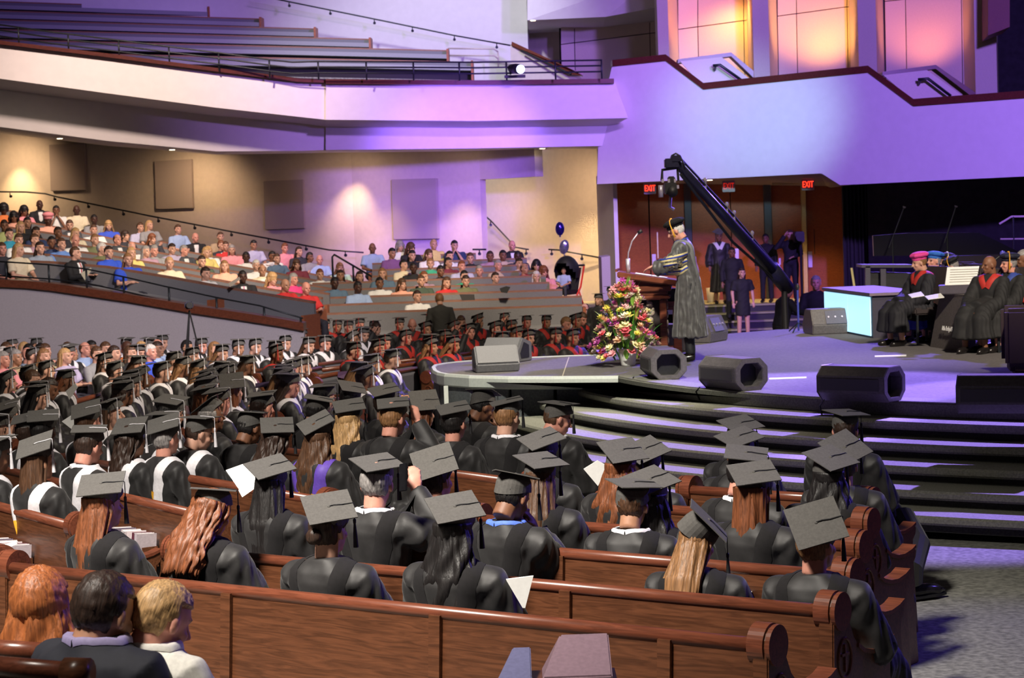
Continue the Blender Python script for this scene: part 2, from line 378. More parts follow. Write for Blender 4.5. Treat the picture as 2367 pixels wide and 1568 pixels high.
def drape(base, path, width, off=.006, n=3, key=None, thick=.004):   # a strip laid on a cloth mesh; path: (point, outward dir)
    k = ('d', key)
    if k in CA: return CA[k]
    b = BVHTree.FromPolygons([v.co[:] for v in base.vertices], [tuple(q.vertices) for q in base.polygons])
    P = [Vector(a) for a, _ in path]; D = [Vector(d).normalized() for _, d in path]; vs = []; fs = []
    # resample
    Q = []; QD = []
    for i in range(len(P)-1):
        for j in range(4): Q.append(P[i].lerp(P[i+1], j/4)); QD.append(D[i].lerp(D[i+1], j/4).normalized())
    Q.append(P[-1]); QD.append(D[-1])
    for i, q in enumerate(Q):
        tan = (Q[min(i+1, len(Q)-1)]-Q[max(0, i-1)]).normalized(); sd = tan.cross(QD[i]).normalized()
        for j in range(n+1):
            wd = width[i*(len(width)-1)//max(1, len(Q)-1)] if isinstance(width, list) else width
            s = q+sd*wd*(j/n-.5); o = s+QD[i]*.35; h = b.ray_cast(o, -QD[i], .6)[0]
            if h is None or (h-s).length > .16: h = b.find_nearest(s)[0]
            e = .35 if j in (0, n) else 1
            vs.append(h+QD[i]*(off*e+(0 if j in (0, n) else thick)))
    m = n+1
    for i in range(len(Q)-1):
        for j in range(n): fs.append((i*m+j, i*m+j+1, (i+1)*m+j+1, (i+1)*m+j))
    me = bpy.data.meshes.new('drape'); me.from_pydata([tuple(v) for v in vs], [], fs); me.update()
    me.polygons.foreach_set('use_smooth', [True]*len(me.polygons)); me.materials.append(None); CA[k] = me; return me
def hood_paths(p, kind):
    L, neck, HT, dz = frames(p)
    def q(x, y, z, d): return (L @ Vector((x, y, z+dz)), (L.to_3x3() @ Vector(d)))
    if kind == 'band':        # velvet: chest, over the shoulder, down the back in a long V and up again
        h = [q(.015, .13, .86, (0, 1, .2)), q(.07, .10, .96, (.2, .8, .7)), q(.115, .0, 1.02, (.4, 0, 1)), q(.135, -.08, .97, (.3, -.7, .6)), q(.125, -.14, .87, (0, -1, .1)), q(.085, -.16, .72, (0, -1, 0)), q(.03, -.16, .585, (0, -1, 0))]
        r = [(Vector((-a[0].x, a[0].y, a[0].z)), Vector((-a[1].x, a[1].y, a[1].z))) for a in reversed(h)]
        return h+r
    if kind in ('liningr', 'liningl'):
        s = 1 if kind == 'liningr' else -1
        return [q(s*.075, -.15, .80, (0, -1, 0)), q(s*.040, -.16, .69, (0, -1, 0)), q(s*.012, -.16, .60, (0, -1, 0))]
    if kind == 'collar':
        pts = []
        for i in range(9):
            a = math.pi*(-.5)+2*math.pi*i/8
            pts.append(q(.078*math.cos(a), -.01-.075*math.sin(a)*-1, 1.015+(.012 if math.sin(a) < 0 else -.02), (math.cos(a)*.6, math.sin(a)*.6, .8)))
        return pts
    if kind == 'front': return [q(0, .12, 1.00, (0, 1, .3)), q(0, .14, .90, (0, 1, 0)), q(0, .15, .76, (0, 1, 0))]
def hair_mesh(kind, seed=0, flat=False):
    k = ('h', kind, seed, flat)
    if k in CA: return CA[k]
    mb = MB(); nu, nv = 60, 42; rr = random.Random(seed)
    c0 = Vector((0, -.016, .022)); vs = []; fs = []
    puff = {'afro': .035, 'curly': .016, 'wavy': .008}.get(kind, 0)
    for j in range(nv+1):
        t = math.pi*j/nv
        for i in range(nu):
            a = 2*math.pi*i/nu; d = Vector((math.sin(t)*math.cos(a), math.sin(t)*math.sin(a), math.cos(t)))
            P = Vector((d.x*(.084+puff), d.y*(.106+puff), d.z*(.109+puff)))+c0
            fr = d.y
            hl = .050+.03*(1-abs(d.x))*0
            bare = 0
            if fr > .15 and P.z < .062: bare = 1
            if -.1 < fr <= .15 and P.z < -.01 and kind in ('short', 'balding', 'crop', 'bun', 'pony'): bare = 1
            if P.z < (-.062 if kind != 'crop' else -.045): bare = 1
            if flat and P.z > .055: bare = 2
            if kind == 'balding' and (P.z > .070 and fr > -.75): bare = 1
            if bare: P = c0+(P-c0)*.86
            else:
                nz = noise.noise(Vector((d.x*9, d.y*9, d.z*5+seed)))*.006 + noise.noise(Vector((a*7, t*2, seed)))*.004
                if kind in ('afro', 'curly'): nz = noise.noise(d*14+Vector((seed, 0, 0)))*.012
                P = P+d*nz
            vs.append(P)
    for j in range(nv):
        for i in range(nu): fs.append((j*nu+i, (j+1)*nu+i, (j+1)*nu+(i+1)%nu, j*nu+(i+1)%nu))
    mb.add(vs, fs)
    if kind in ('long', 'wavy', 'bob', 'curly'):
        Ln = {'long': .40, 'wavy': .44, 'bob': .20, 'curly': .33}[kind]; nr = 26; na = 56; vs = []; fs = []
        for side in (0, 1):
            for j in range(nr+1):
                z = .05-(Ln+.05)*j/nr; tt = max(0, -z)
                rx = .089+min(.022, tt*.10)-max(0, tt-.26)*.12; ry = .107-min(.042, tt*.24); cy = -.016-min(.082, tt*.42)
                bl = min(1, max(0, (.05-z)/.07)); rx -= .012*(1-bl); ry -= .008*(1-bl)
                if kind == 'wavy': rx += .010*bl-.0+.02*min(1, tt/.2)
                if kind == 'curly': rx += .02; ry += .012
                if kind == 'bob': rx = .091+tt*.04; ry = .107-tt*.05; cy = -.016-tt*.15
                for i in range(na+1):
                    a = R(12)-R(204)*i/na
                    rd = noise.noise(Vector((i*.55, z*2.5, seed)))*.010+noise.noise(Vector((i*.17, z*5, seed+9)))*.010
                    wv = 0
                    if kind == 'wavy': wv = math.sin(z*38+i*.45+seed)*.012*min(1, tt/.1)
                    if kind == 'curly': wv = noise.noise(Vector((i*.4, z*16, seed)))*.03
                    sc = 1 if side == 0 else .72
                    x = (rx+rd+wv)*math.cos(a)*sc; y = cy+(ry+rd+wv*.6)*math.sin(a)*sc
                    zz = z-(rr.random()*.03+abs(noise.noise(Vector((i*.5, seed, 0))))*.06 if j == nr else 0)
                    vs.append((x, y, zz))
        m = na+1; o = (nr+1)*m
        for j in range(nr):
            for i in range(na):
                fs.append((j*m+i, j*m+i+1, (j+1)*m+i+1, (j+1)*m+i)); fs.append((o+j*m+i, o+(j+1)*m+i, o+(j+1)*m+i+1, o+j*m+i+1))
            fs.append((j*m, (j+1)*m, o+(j+1)*m, o+j*m)); fs.append((j*m+na, o+j*m+na, o+(j+1)*m+na, (j+1)*m+na))
        for i in range(na): fs.append((nr*m+i, nr*m+i+1, o+nr*m+i+1, o+nr*m+i))
        mb.add(vs, fs)
    if kind == 'bun':
        n0 = len(mb.v); mb.ell((0, -.125, -.01), (.042, .034, .040), 18, 12)
        for i in range(n0, len(mb.v)): v = Vector(mb.v[i]); mb.v[i] = tuple(v+v.normalized()*noise.noise(v*45)*.008)
    if kind == 'pony': mb.tube([(0, -.10, .02), (0, -.145, .0), (.02, -.16, -.08), (.05, -.15, -.18), (.07, -.14, -.27)], [.018, .032, .036, .030, .008], 14)
    me = mb.me('hair'); me.polygons.foreach_set('use_smooth', [True]*len(me.polygons)); me.materials.append(None); CA[k] = me; return me
def cap_mesh():
    if 'cap' in CA: return CA['cap']
    mb = MB(); n = 28; vs = []; fs = []
    prof = [(-.002, .072, .085, 0), (-.025, .084, .102, 0), (-.055, .0895, .110, .002), (-.085, .0905, .112, .004)]
    for z, rx, ry, cy in prof:
        for k in range(n):
            t = 2*math.pi*k/n; s = math.sin(t); zz = z-(max(0, -s)*.035+(0 if s < 0 else -.012*s) if z < -.08 else 0)
            vs.append((rx*math.cos(t), cy+ry*s, zz))
    for i in range(len(prof)-1):
        for k in range(n): fs.append((i*n+k, (i+1)*n+k, (i+1)*n+(k+1)%n, i*n+(k+1)%n))
    fs += [tuple(range(n)), tuple(len(prof)*n-1-k for k in range(n))]; mb.add(vs, fs)
    h = .12*math.sqrt(2); q = [(0, h), (h, 0), (0, -h), (-h, 0)]; vs = []; m = 8
    P = []
    for j in range(m+1):
        for i in range(m+1):
            u, v = i/m, j/m; x = (q[0][0]*(1-u)*(1-v)+q[1][0]*u*(1-v)+q[2][0]*u*v+q[3][0]*(1-u)*v); y = (q[0][1]*(1-u)*(1-v)+q[1][1]*u*(1-v)+q[2][1]*u*v+q[3][1]*(1-u)*v)
            P.append((x, y, -.10*(x*x+y*y)*(1 if x > 0 else .6)))
    vs = [(x, y, z+.005) for x, y, z in P]+[(x, y, z) for x, y, z in P]; fs = []; L = (m+1)**2
    for j in range(m):
        for i in range(m):
            a = j*(m+1)+i; fs += [(a, a+m+1, a+m+2, a+1), (L+a, L+a+1, L+a+m+2, L+a+m+1)]
    edge = [i for i in range(m)]+[m+(m+1)*j for j in range(m)]+[L-1-i for i in range(m)]+[(m+1)*(m-j) for j in range(m)]
    for a, b in zip(edge, edge[1:]+edge[:1]): fs.append((a, b, L+b, L+a))
    mb.add(vs, fs); mb.ell((0, 0, .006), (.009, .009, .005), 10, 6)
    me = mb.me('mortarboard'); me.materials.append(None); CA['cap'] = me; return me
def cord_mesh():
    if 'cord' in CA: return CA['cord']
    mb = MB(); mb.tube([(0, 0, .009), (.02, .022, .010), (.05, .043, .009), (.084, .080, .006), (.091, .086, .0)], .0028, 6)
    me = mb.me('cord'); me.materials.append(None); CA['cord'] = me; return me
def tassel_mesh():
    if 'tas' in CA: return CA['tas']
    mb = MB(); mb.tube([(0, 0, 0), (0, .001, -.06), (0, 0, -.075)], [.0025, .0025, .003], 6)
    mb.tube([(0, 0, -.073), (0, 0, -.078), (0, 0, -.092), (0, 0, -.10), (.001, 0, -.15), (.002, .001, -.215)], [.003, .008, .008, .006, .010, .013], 10)
    me = mb.me('tassel'); me.materials.append(None); CA['tas'] = me; return me
def part(name, me, parent, mats, T=None, label=None):
    o = bpy.data.objects.new(name, me); COL.objects.link(o)
    if not isinstance(mats, (list, tuple)): mats = [mats]
    for i, m in enumerate(mats):
        if i < len(o.material_slots): o.material_slots[i].link = 'OBJECT'; o.material_slots[i].material = m
    o.parent = parent
    if T is not None: o.matrix_local = T
    if label: o['label'] = label
    return o
SK = {k: mat('skin_'+k, c, .55, noise_amt=.06, scale=30) for k, c in dict(light=(.62, .34, .24), pink=(.66, .30, .22), tan=(.44, .22, .13), brown=(.22, .095, .05), dark=(.075, .03, .018)).items()}
m_eye = mat('eye', (.02, .014, .012), .3, noise_amt=.1); m_lip = {k: mat('lip', tuple(v*.6 for v in SK[k].node_tree.nodes['Principled BSDF'].inputs[0].default_value[:3]), .5, noise_amt=.1) for k in SK}
HC = {k: mat('hair_'+k, c, .5, kind='hair', noise_amt=.35, bump=.3) for k, c in dict(black=(.012, .010, .010), dark=(.035, .018, .012), brown=(.085, .040, .020), auburn=(.19, .062, .024), light=(.26, .13, .055), blond=(.50, .30, .13), grey=(.30, .28, .27), white=(.62, .58, .54), ginger=(.34, .105, .03)).items()}
m_gown = mat('gown_cloth', (.0145, .0135, .014), .6, noise_amt=.2, scale=25, sheen=.12)
m_velvet = mat('black_velvet', (.006, .005, .006), .95, noise_amt=.2, scale=60)
m_capcloth = mat('cap_cloth', (.095, .090, .084), .9, noise_amt=.10, scale=90)
C_TXT = {}
def dress(o, p, kind, m, v=.02, name=None):
    me = cloth_mesh(p, kind, v)
    return part(name or kind, me, o, m), me
def person(loc, rz, p, skin, hair, hcol, top, topm, near=False, cap=None, tas=None, hood=None, lining=None, legm=None, collar=None, tie=None, scale=1.0, capT=None, hseed=0, facecol=None, shoes=False, beard=None):
    """loc: point under the hips on the floor. Returns the person's Empty."""
    o = empty('person', loc, rz); o.scale = (scale,)*3
    L, neck, HT, dz = frames(p)
    part('body', body_mesh(p, .0095 if near else .0125), o, [SK[skin], m_eye, HC[hcol or 'dark'] if hair != 'bald' else SK[skin], m_lip[skin]])
    if hair and hair != 'bald': part('hair', hair_mesh(hair, hseed, cap is not None), o, HC[hcol], HT)
    v = .013 if near else .02
    g, gm = dress(o, p, top, topm, v)
    pk = tuple(gm.name for _ in (0,))
    if legm is not None: dress(o, p, 'trousers', legm, .02)
    if shoes:
        for s, (h, k, a) in zip((-1, 1), legs(p)):
            mb = MB(); mb.tube([a+Vector((0, -.055, -.035)), a+Vector((0, -.02, -.035)), a+Vector((0, .06, -.045)), a+Vector((0, .14, -.055)), a+Vector((0, .20, -.065))], [.034, .048, .046, .044, .020], 12)
            sh = mb.build('shoe', None, o, smooth=True); sh.data.materials.append(MT.setdefault('shoe', mat('shoe_leather', (.012, .010, .010), .25, noise_amt=.2)))
    if collar is not None: part('collar', drape(gm, hood_paths(p, 'collar'), .035, .008, 3, (gm.name, 'col')), o, collar)
    if hood is not None: part('hood', drape(gm, hood_paths(p, 'band'), .085, .008, 4, (gm.name, 'hood')), o, hood)
    if lining is not None:
        for sd, mm in (('liningr', lining[0]), ('liningl', lining[1] if len(lining) > 1 else lining[0])):
            part('hood_lining', drape(gm, hood_paths(p, sd), .030, .016, 3, (gm.name, sd)), o, mm)
    if tie is not None:
        part('shirt_front', drape(gm, hood_paths(p, 'front'), [.11, .09, .03], .006, 4, (gm.name, 'sf')), o, mc((.75, .75, .74)))
        if tie: part('tie', drape(gm, hood_paths(p, 'front'), [.03, .04, .05], .016, 3, (gm.name, 'tie')), o, tie)
    if cap is not None:
        CT = capT if capT is not None else HT @ T_(0, -.012, .128) @ RX(cap[0]) @ RY(cap[1]) @ RZ(cap[2])
        c = part('mortarboard', cap_mesh(), o, m_capcloth, CT)
        if tas is not None:
            part('tassel_cord', cord_mesh(), c, tas)
            # the tassel hangs plumb from the board's edge
            e = CT @ Vector((.091, .086, .0)); W = T_(*e); part('tassel', tassel_mesh(), c, tas, CT.inverted() @ W)
    return o
# ------------------------------------------------------------ the hall: floor, walls, balcony
def poly_px(pts, off, mb=None):                  # pts: (px, py, depth)
    mb = mb or MB(); return mb.prism([U(*p) for p in pts], off)
vs = []; fs = []; ys = [2, 4, 6, 8.2, 10, 13, 16, 20, 25, 30, 34, 38, 50, 72]
for y in ys: vs += [(-30, y, fz(y)), (30, y, fz(y))]
n = len(vs); vs += [(a, b, c-.2) for a, b, c in vs]
for i in range(len(ys)-1): fs.append((2*i, 2*i+1, 2*i+3, 2*i+2)); fs.append((n+2*i, n+2*i+2, n+2*i+3, n+2*i+1))
fs += [(0, n, n+1, 1), (n-2, n-1, 2*n-1, 2*n-2)]
struct('floor', MB().add(vs, fs), m_carpet)
def wallxy(a, b, z0, z1, t=.25):
    a, b = Vector(a).xy, Vector(b).xy; nrm = Vector((-(b-a).y, (b-a).x)).normalized()
    if nrm.y < 0: nrm = -nrm
    return MB().prism([(a.x, a.y, z0), (b.x, b.y, z0), (b.x, b.y, z1), (a.x, a.y, z1)], (nrm.x*t, nrm.y*t, 0))
A0, A1 = U(-200, 420, 62), U(815, 450, 57)
struct('wall_left', wallxy(A0, A1, -1, 5.6), m_wall)
B1 = U(1112, 480, 54.6); B2 = U(1236, 380, 53.2)
struct('wall_rear', wallxy(A1, B1, -1, 5.0), m_wall)
struct('wall_header', wallxy(B1, B2, U(1170, 412, 53.9).z, 5.0, .3), m_wall)
C1, C2 = U(1080, 480, 59), U(1384, 480, 56)
struct('wall_stair', wallxy(C1, C2, -1, 5.2), m_wall)
struct('wall_return', wallxy(U(1381, 500, 53.5), U(1419, 500, 51.5), -1, U(1400, 428, 52).z+.2, .1), m_fascia)
struct('wall_upper_left', wallxy(U(-200, 60, 66), U(1219, 60, 63), 4.9, 12), m_fascia)
struct('wall_upper_recess', wallxy(U(1210, 60, 64.5), U(1296, 60, 63.5), 4.5, 12), m_wall)
# balcony shell: cross-sections joined along its length
def shell(stations, m, name, cap_end=True):
    mb = MB(); k = len(stations[0]); vs = [U(*p) for s in stations for p in s]; fs = []
    for i in range(len(stations)-1):
        for j in range(k): fs.append((i*k+j, i*k+(j+1)%k, (i+1)*k+(j+1)%k, (i+1)*k+j))
    fs += [tuple(range(k)), tuple(reversed(range((len(stations)-1)*k, len(stations)*k)))]
    mb.add(vs, fs); return struct(name, mb, m)
LS = [(-80, 90, 171, 196, 283, 300), (250, 130, 216, 238, 326, 338), (500, 163, 249, 268, 350, 358), (690, 186, 270, 285, 349, 355), (753, 188, 277, 293, 347, 353)]
def sec(x, t, b, l, s, wl, d, dw, dx=(0, 0, 0)):
    return [(x, t, d), (x+dx[0], b, d-.35), (x+dx[1], l, d+.5), (x+dx[1], s, d+.6), (x+dx[2], wl, dw), (x+dx[2], wl-40, dw), (x, t+6, d+1.2)]
shell([sec(x, t, b, l, s, wl, 49.4+x*.0012, 61.2-x*.0050) for x, t, b, l, s, wl in LS], m_fascia, 'trim_1')
RS = [(753, 188, 277, 293, 347, 353), (1100, 191, 280, 296, 343, 351), (1420, 188, 273, 290, 337, 344)]
shell([sec(x, t, b, l, s, wl, 50.2-(x-753)*.0006, 57.2-(x-753)*.003, (32, -2, -30) if x == 1420 else (0, 0, 0)) for x, t, b, l, s, wl in RS], m_fascia, 'trim_2')
# brown cap of the balcony front
capl = [(-80, 84), (250, 124), (500, 157), (690, 181), (753, 183)]; capr = [(753, 183), (1100, 186), (1419, 182)]
def ribbon(pts, dfun, h, wd, name, m, parent=None):
    mb = MB()
    for (x0, y0), (x1, y1) in zip(pts, pts[1:]):
        a, b = U(x0, y0, dfun(x0)), U(x1, y1, dfun(x1))
        mb.hexa([a-Vector((0, .06, h)), b-Vector((0, .06, h)), b+Vector((0, wd, -h)), a+Vector((0, wd, -h)), a-Vector((0, .06, 0)), b-Vector((0, .06, 0)), b+Vector((0, wd, 0)), a+Vector((0, wd, 0))])
    return struct(name, mb, m, parent)
ribbon(capl, lambda x: 49.3+x*.0012, .09, .6, 'trim_3', m_cap); ribbon(capr, lambda x: 50.1-(x-753)*.0006, .11, .6, 'trim_4', m_cap)
# balcony guard rail
def railing(name, tops, dfun, drops, posts, r, label, pr=None, base=None):
    o = empty(name, U(tops[0][0], tops[0][1], dfun(tops[0][0])))
    def loc(v): return v-o.location
    for k, dz in enumerate(drops):
        pts = [loc(U(x, y, dfun(x)))-Vector((0, 0, dz)) for x, y in tops]
        MB().tube(pts, r, 6).build('rail', m_metal, o, smooth=True)
    for px in posts:
        for (x0, y0), (x1, y1) in zip(tops, tops[1:]):
            if x0 <= px <= x1:
                y = y0+(y1-y0)*(px-x0)/(x1-x0); p = loc(U(px, y, dfun(px)))
                MB().tube([p, p-Vector((0, 0, base or drops[-1]+.14))], pr or r, 6).build('post', m_metal, o, smooth=True); break
    return tag(o, label, 'railing')
railing('guard_rail', [(-30, 53), (118, 74), (274, 93), (390, 108), (505, 122), (622, 138), (676, 144), (735, 142), (900, 143), (1100, 144), (1392, 139)], lambda x: 49.8 if x < 750 else 49.8-(x-750)*.0006, [0, .13, .27], [42, 157, 274, 390, 505, 622, 735, 846, 955, 1061, 1170, 1283, 1390], .02, 'dark blue metal guard rail along the top of the balcony front', .022, .44)
# acoustic panels
for i, (q, lb) in enumerate([([(118, 335), (200, 331), (203, 440), (122, 442)], 'beige acoustic wall panel farthest left under the balcony'), ([(361, 373), (447, 368), (450, 481), (365, 484)], 'square beige acoustic panel above the handrail, second from left'),
     ([(613, 419), (705, 415), (708, 528), (617, 531)], 'beige acoustic wall panel just left of the wall corner'), ([(910, 415), (1014, 412), (1018, 552), (915, 554)], 'large beige acoustic panel on the purple lit rear wall')]):
    W = []
    for px, py in q:
        v = ray(px, py); a, b = (A0, A1) if i < 3 else (A1, B1)
        nrm = Vector((-(b-a).y, (b-a).x, 0)); t = (a-CAM).dot(nrm)/v.dot(nrm); W.append(CAM+v*t)
    nr = Vector((-(b-a).y, (b-a).x, 0)).normalized()
    if nr.y > 0: nr = -nr
    mb = MB().prism([p+nr*.02 for p in W], nr*.10); o = mb.build('acoustic_panel', m_panel, bevel=.012)
    tag(o, lb, 'wall panel', 'acoustic panels under the balcony')
# handrails fixed to the walls
def handrail(name, pts, br, lab, r=.022, off=.10, m=m_metal):
    o = empty(name, U(*pts[0])); MB().tube([U(*p)-o.location for p in pts], r, 8).build('rail', m, o, smooth=True)
    for p in br:
        q = U(*p)-o.location; MB().tube([q, q-Vector((0, 0, .07)), q+Vector((0, off, -.10))], .016, 6).tube([q+Vector((0, off-.03, -.10)), q+Vector((0, off, -.10))], .045, 8).build('bracket', m, o)
    return tag(o, lab, 'handrail')
dW = lambda x: 60.7-(x+200)/1015*5+.55
H = [(-60, 443), (60, 444), (105, 448), (130, 455), (350, 500), (600, 548), (760, 578), (840, 584)]
handrail('handrail', [(x, y, dW(x)-.3) for x, y in H], [(x, y, dW(x)-.3) for x, y in [(23, 446), (125, 453), (203, 470), (284, 487), (365, 503), (449, 519), (534, 535), (620, 552), (707, 568), (798, 582)]], 'long dark handrail sloping down the left wall under the balcony')
handrail('handrail', [(1105, 485, 58.0), (1135, 511, 57.9), (1192, 572, 57.6), (1222, 577, 57.4)], [(1134, 512, 57.9), (1216, 578, 57.4)], 'dark handrail descending the stair behind the seated audience')
handrail('handrail', [(1268, 577, 56.6), (1290, 578, 56.5), (1386, 596, 55.9)], [(1275, 579, 56.6), (1345, 590, 56.2)], 'short dark handrail beside the silver balloon')
handrail('handrail', [(1092, 577, 52.9), (1124, 577, 52.9)], [(1108, 578, 52.9)], 'short handrail stub above the top grey pew')
handrail('handrail', [(610, -8, 62.8), (668, 4, 62.8), (865, 44, 62.6), (1050, 82, 62.4), (1185, 106, 62.2)], [(668, 5, 62.8), (763, 23, 62.7), (865, 45, 62.6), (953, 63, 62.5), (1050, 83, 62.4), (1148, 101, 62.3)], 'long dark handrail on the purple wall above the balcony pews')
# aisle rail in the grey tiers (post and sloping bar)
o = empty('aisle_rail', U(768, 592, 49)); L0 = o.location
MB().tube([U(770, 650, 49)-L0, U(768, 594, 49)-L0, U(773, 589, 49)-L0, U(870, 646, 46)-L0], .024, 8).build('rail', m_metal, o, smooth=True)
MB().tube([U(816, 616, 47.6)-L0, U(818, 655, 47.6)-L0], .024, 8).build('post', m_metal, o, smooth=True)
tag(o, 'dark steel aisle rail with a square top between the two grey pew sections', 'railing')
# upper stair parapet and pale rails beyond the balcony
o = tag(empty('stair_parapet', U(1183, 105, 61)), 'brown capped stair parapet sloping down at the right end of the balcony', 'parapet'); L0 = o.location
MB().prism([U(1180, 104, 60.6)-L0, U(1335, 170, 59.4)-L0, U(1350, 190, 59.4)-L0, U(1182, 190, 60.6)-L0], (0, .3, 0)).build('wall_panel', m_wall, o)
MB().prism([U(1183, 96, 60.5)-L0, U(1325, 162, 59.3)-L0, U(1348, 166, 59.3)-L0, U(1348, 175, 59.3)-L0, U(1320, 172, 59.3)-L0, U(1182, 105, 60.5)-L0], (0, .5, 0)).build('cap_board', m_pewrail, o)
MB().tube([U(1205, 117, 60.2)-L0, U(1320, 172, 59.0)-L0], .03, 8).build('grab_rail', m_metal, o)
o = tag(empty('hoop_rail', U(1035, 112, 61.5)), 'pale metal hoop rail at the end of the balcony pews', 'railing'); L0 = o.location
m_pale = mat('pale_rail', (.55, .45, .42), .4, metal=.2, noise_amt=.05)
for dz in (0, .2): MB().tube([U(1035, 112, 61.5)-L0-Vector((0, 0, dz)), U(1142, 113, 61.5)-L0-Vector((0, 0, dz)), U(1151, 120, 61.5)-L0-Vector((0, 0, dz))], .022, 6).build('rail', m_pale, o, smooth=True)
MB().tube([U(1151, 120, 61.5)-L0, U(1152, 155, 61.5)-L0], .022, 6).build('post', m_pale, o, smooth=True)
# moving light on the balcony rail
o = tag(empty('stage_light', U(1190, 172, 49.6)), 'black spotlight with a glowing blue white lens on the balcony rail', 'spotlight'); L0 = o.location
c = U(1203, 160, 49.0)-L0; b = U(1182, 158, 49.5)-L0
MB().tube([b, b.lerp(c, .5), c], [.10, .12, .115], 16).build('lamp_head', m_black, o, smooth=True)
m_lens = mat('lamp_lens', (.8, .85, 1), .2, emit=(.45, .55, 1.0), es=9, noise_amt=.02)
dd = (c-b).normalized(); MB().tube([c, c+dd*.02], .10, 16).build('lens', m_lens, o)
MB().box((0, 0, -.05), (.5, .2, .06)).tube([(-.1, 0, 0), (-.12, 0, .2)], .02).build('yoke', m_black, o)
# downlights in the soffits
m_dl = mat('downlight_glass', (1, .9, .7), .3, emit=(1, .82, .5), es=14, noise_amt=.02)
DL = [(138, 320, 56), (290, 334, 55.5), (398, 346, 55), (601, 351, 54), (828, 348, 53.5), (1254, 343, 53), (1640, 416, 51), (1873, 411, 50), (1889, 405, 49.3), (1232, 47, 60)]
for i, (x, y, d) in enumerate(DL):
    o = tag(empty('downlight', U(x, y, d)), ['recessed downlight far left under the balcony', 'recessed downlight right of the leftmost panel', 'recessed downlight above the second acoustic panel', 'recessed downlight above the third acoustic panel', 'recessed downlight over the wall corner', 'recessed downlight above the balloons', 'bright recessed downlight above the middle exit sign', 'bright downlight directly over the right exit sign', 'bright downlight at the soffit corner right of the exit sign', 'small recessed downlight at the top right end of the balcony'][i], 'downlight', 'recessed soffit downlights')
    MB().tube([(0, 0, .05), (0, 0, -.004)], [.085, .095], 16).build('trim_ring', m_white, o)
    MB().tube([(0, 0, .0), (0, 0, -.012)], .07, 16).build('lamp', m_dl, o)
# ------------------------------------------------------------ upper pews in the balcony
def sofapew(name, a, b, hb, label, group, ends=True, seat=.45):
    """grey upholstered pew seen from the front; a, b: left and right end of the top of its back"""
    o = empty(name, a.lerp(b, .5)); o.location.z = a.z*.5+b.z*.5-hb
    x = b-a; L = x.length; tx = x.normalized(); fw = Vector((tx.y, -tx.x, 0)).normalized()
    if fw.y > 0: fw = -fw
    up = Vector((0, 0, 1)); l0 = o.location
    def bar(y0, y1, z0, z1, e0=0, e1=0):
        p = []
        for z in (z0, z1):
            for s, y in ((a, y0), (b, y0), (b, y1), (a, y1)):
                q = s+fw*y; p.append(Vector((q.x, q.y, s.z-hb+z))-l0+tx*(e0 if s is a else e1))
        return MB().hexa(p)
    bar(-.03, .05, .38, hb-.04).build('back_cushion', m_greypew, o)
    bar(.05, seat+.05, .34, .46).build('seat', m_greyseat, o)
    bar(-.05, .05, hb-.04, hb).build('top_rail', m_greytop, o)
    bar(.02, .10, .02, .34).build('plinth', m_black, o)
    if ends:
        for s, sg in ((a, -1), (b, 1)):
            p = []
            for z in (0, .62):
                for xx, y in ((0, -.06), (.06*sg, -.06), (.06*sg, seat+.08), (0, seat+.08)):
                    q = s+fw*y+tx*xx; p.append(Vector((q.x, q.y, s.z-hb+z))-l0)
            MB().hexa(p).build('end_panel', m_pewend, o)
    return tag(o, label, 'pew', group)
m_greyseat = mat('grey_seat', (.30, .30, .31), .8, noise_amt=.1, scale=120); m_greytop = mat('brown_top_rail', (.24, .11, .07), .5, kind='wood', noise_amt=.2)
m_pewend = mat('orange_wood_end', (.33, .10, .04), .5, kind='wood', noise_amt=.2)
ordn = ['highest', 'second highest', 'third highest', 'fourth highest', 'third lowest', 'second lowest', 'lowest']
BR = [(368, -4, 66), (487, 19, 65), (605, 43, 64), (730, 66, 63), (856, 90, 62), (1034, 116, 61), (1090, 143, 60)]
for k, (x, y, d) in enumerate(BR):
    b = U(x, y, d); a = U(-120, y-.022*(x+120)*(1.6-k*.1), d+.4)
    sofapew('balcony_pew', a, b, .62, ordn[k]+' of the empty grey balcony pews with an orange wooden end', 'empty balcony pews')
    p = [b+Vector((.5, .9, -.62)), b+Vector((.5, -1, -.62)), a+Vector((0, -1, -.62)), a+Vector((0, .9, -.62))]
    struct('trim_%d' % (10+k), MB().prism(p, (0, 0, -.5)), m_carpet)
# ------------------------------------------------------------ the lilac stage wall and what stands above it
dS = lambda x: 50.5-(x-1380)*.0068
TOP = [(1415, 152), (1538, 139), (1625, 205), (2005, 165), (2110, 242), (2430, 218)]
BOT = [(2430, 405), (1942, 428), (1899, 401), (1380, 426)]
q0, q1 = U(1380, 300, dS(1380)), U(2430, 300, dS(2430)); nS = Vector((-(q1-q0).y, (q1-q0).x, 0)).normalized()
def onS(x, y):
    v = ray(x, y); return CAM+v*((q0-CAM).dot(nS)/v.dot(nS))
struct('wall_right', MB().prism([onS(x, y) for x, y in TOP+BOT+[(1384, 290)]], nS*.35*(1 if nS.y > 0 else -1)), m_fascia)
dS = lambda x: onS(x, 200).y
ribbon([(x, y-13) for x, y in TOP], lambda x: dS(x), .155, .55, 'trim_20', m_cap)
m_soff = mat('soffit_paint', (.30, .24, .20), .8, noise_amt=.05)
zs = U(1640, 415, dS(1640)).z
mb = MB().prism([U(1380, 426, dS(1380))+Vector((0, .3, 0)), U(1899, 401, dS(1899))+Vector((0, .3, 0)), U(1942, 428, dS(1942))+Vector((.3, .3, 0)), U(1942, 428, dS(1942))+Vector((.8, 7, .0)), U(1380, 426, 55)], (0, 0, .2)); struct('ceiling', mb, m_soff)
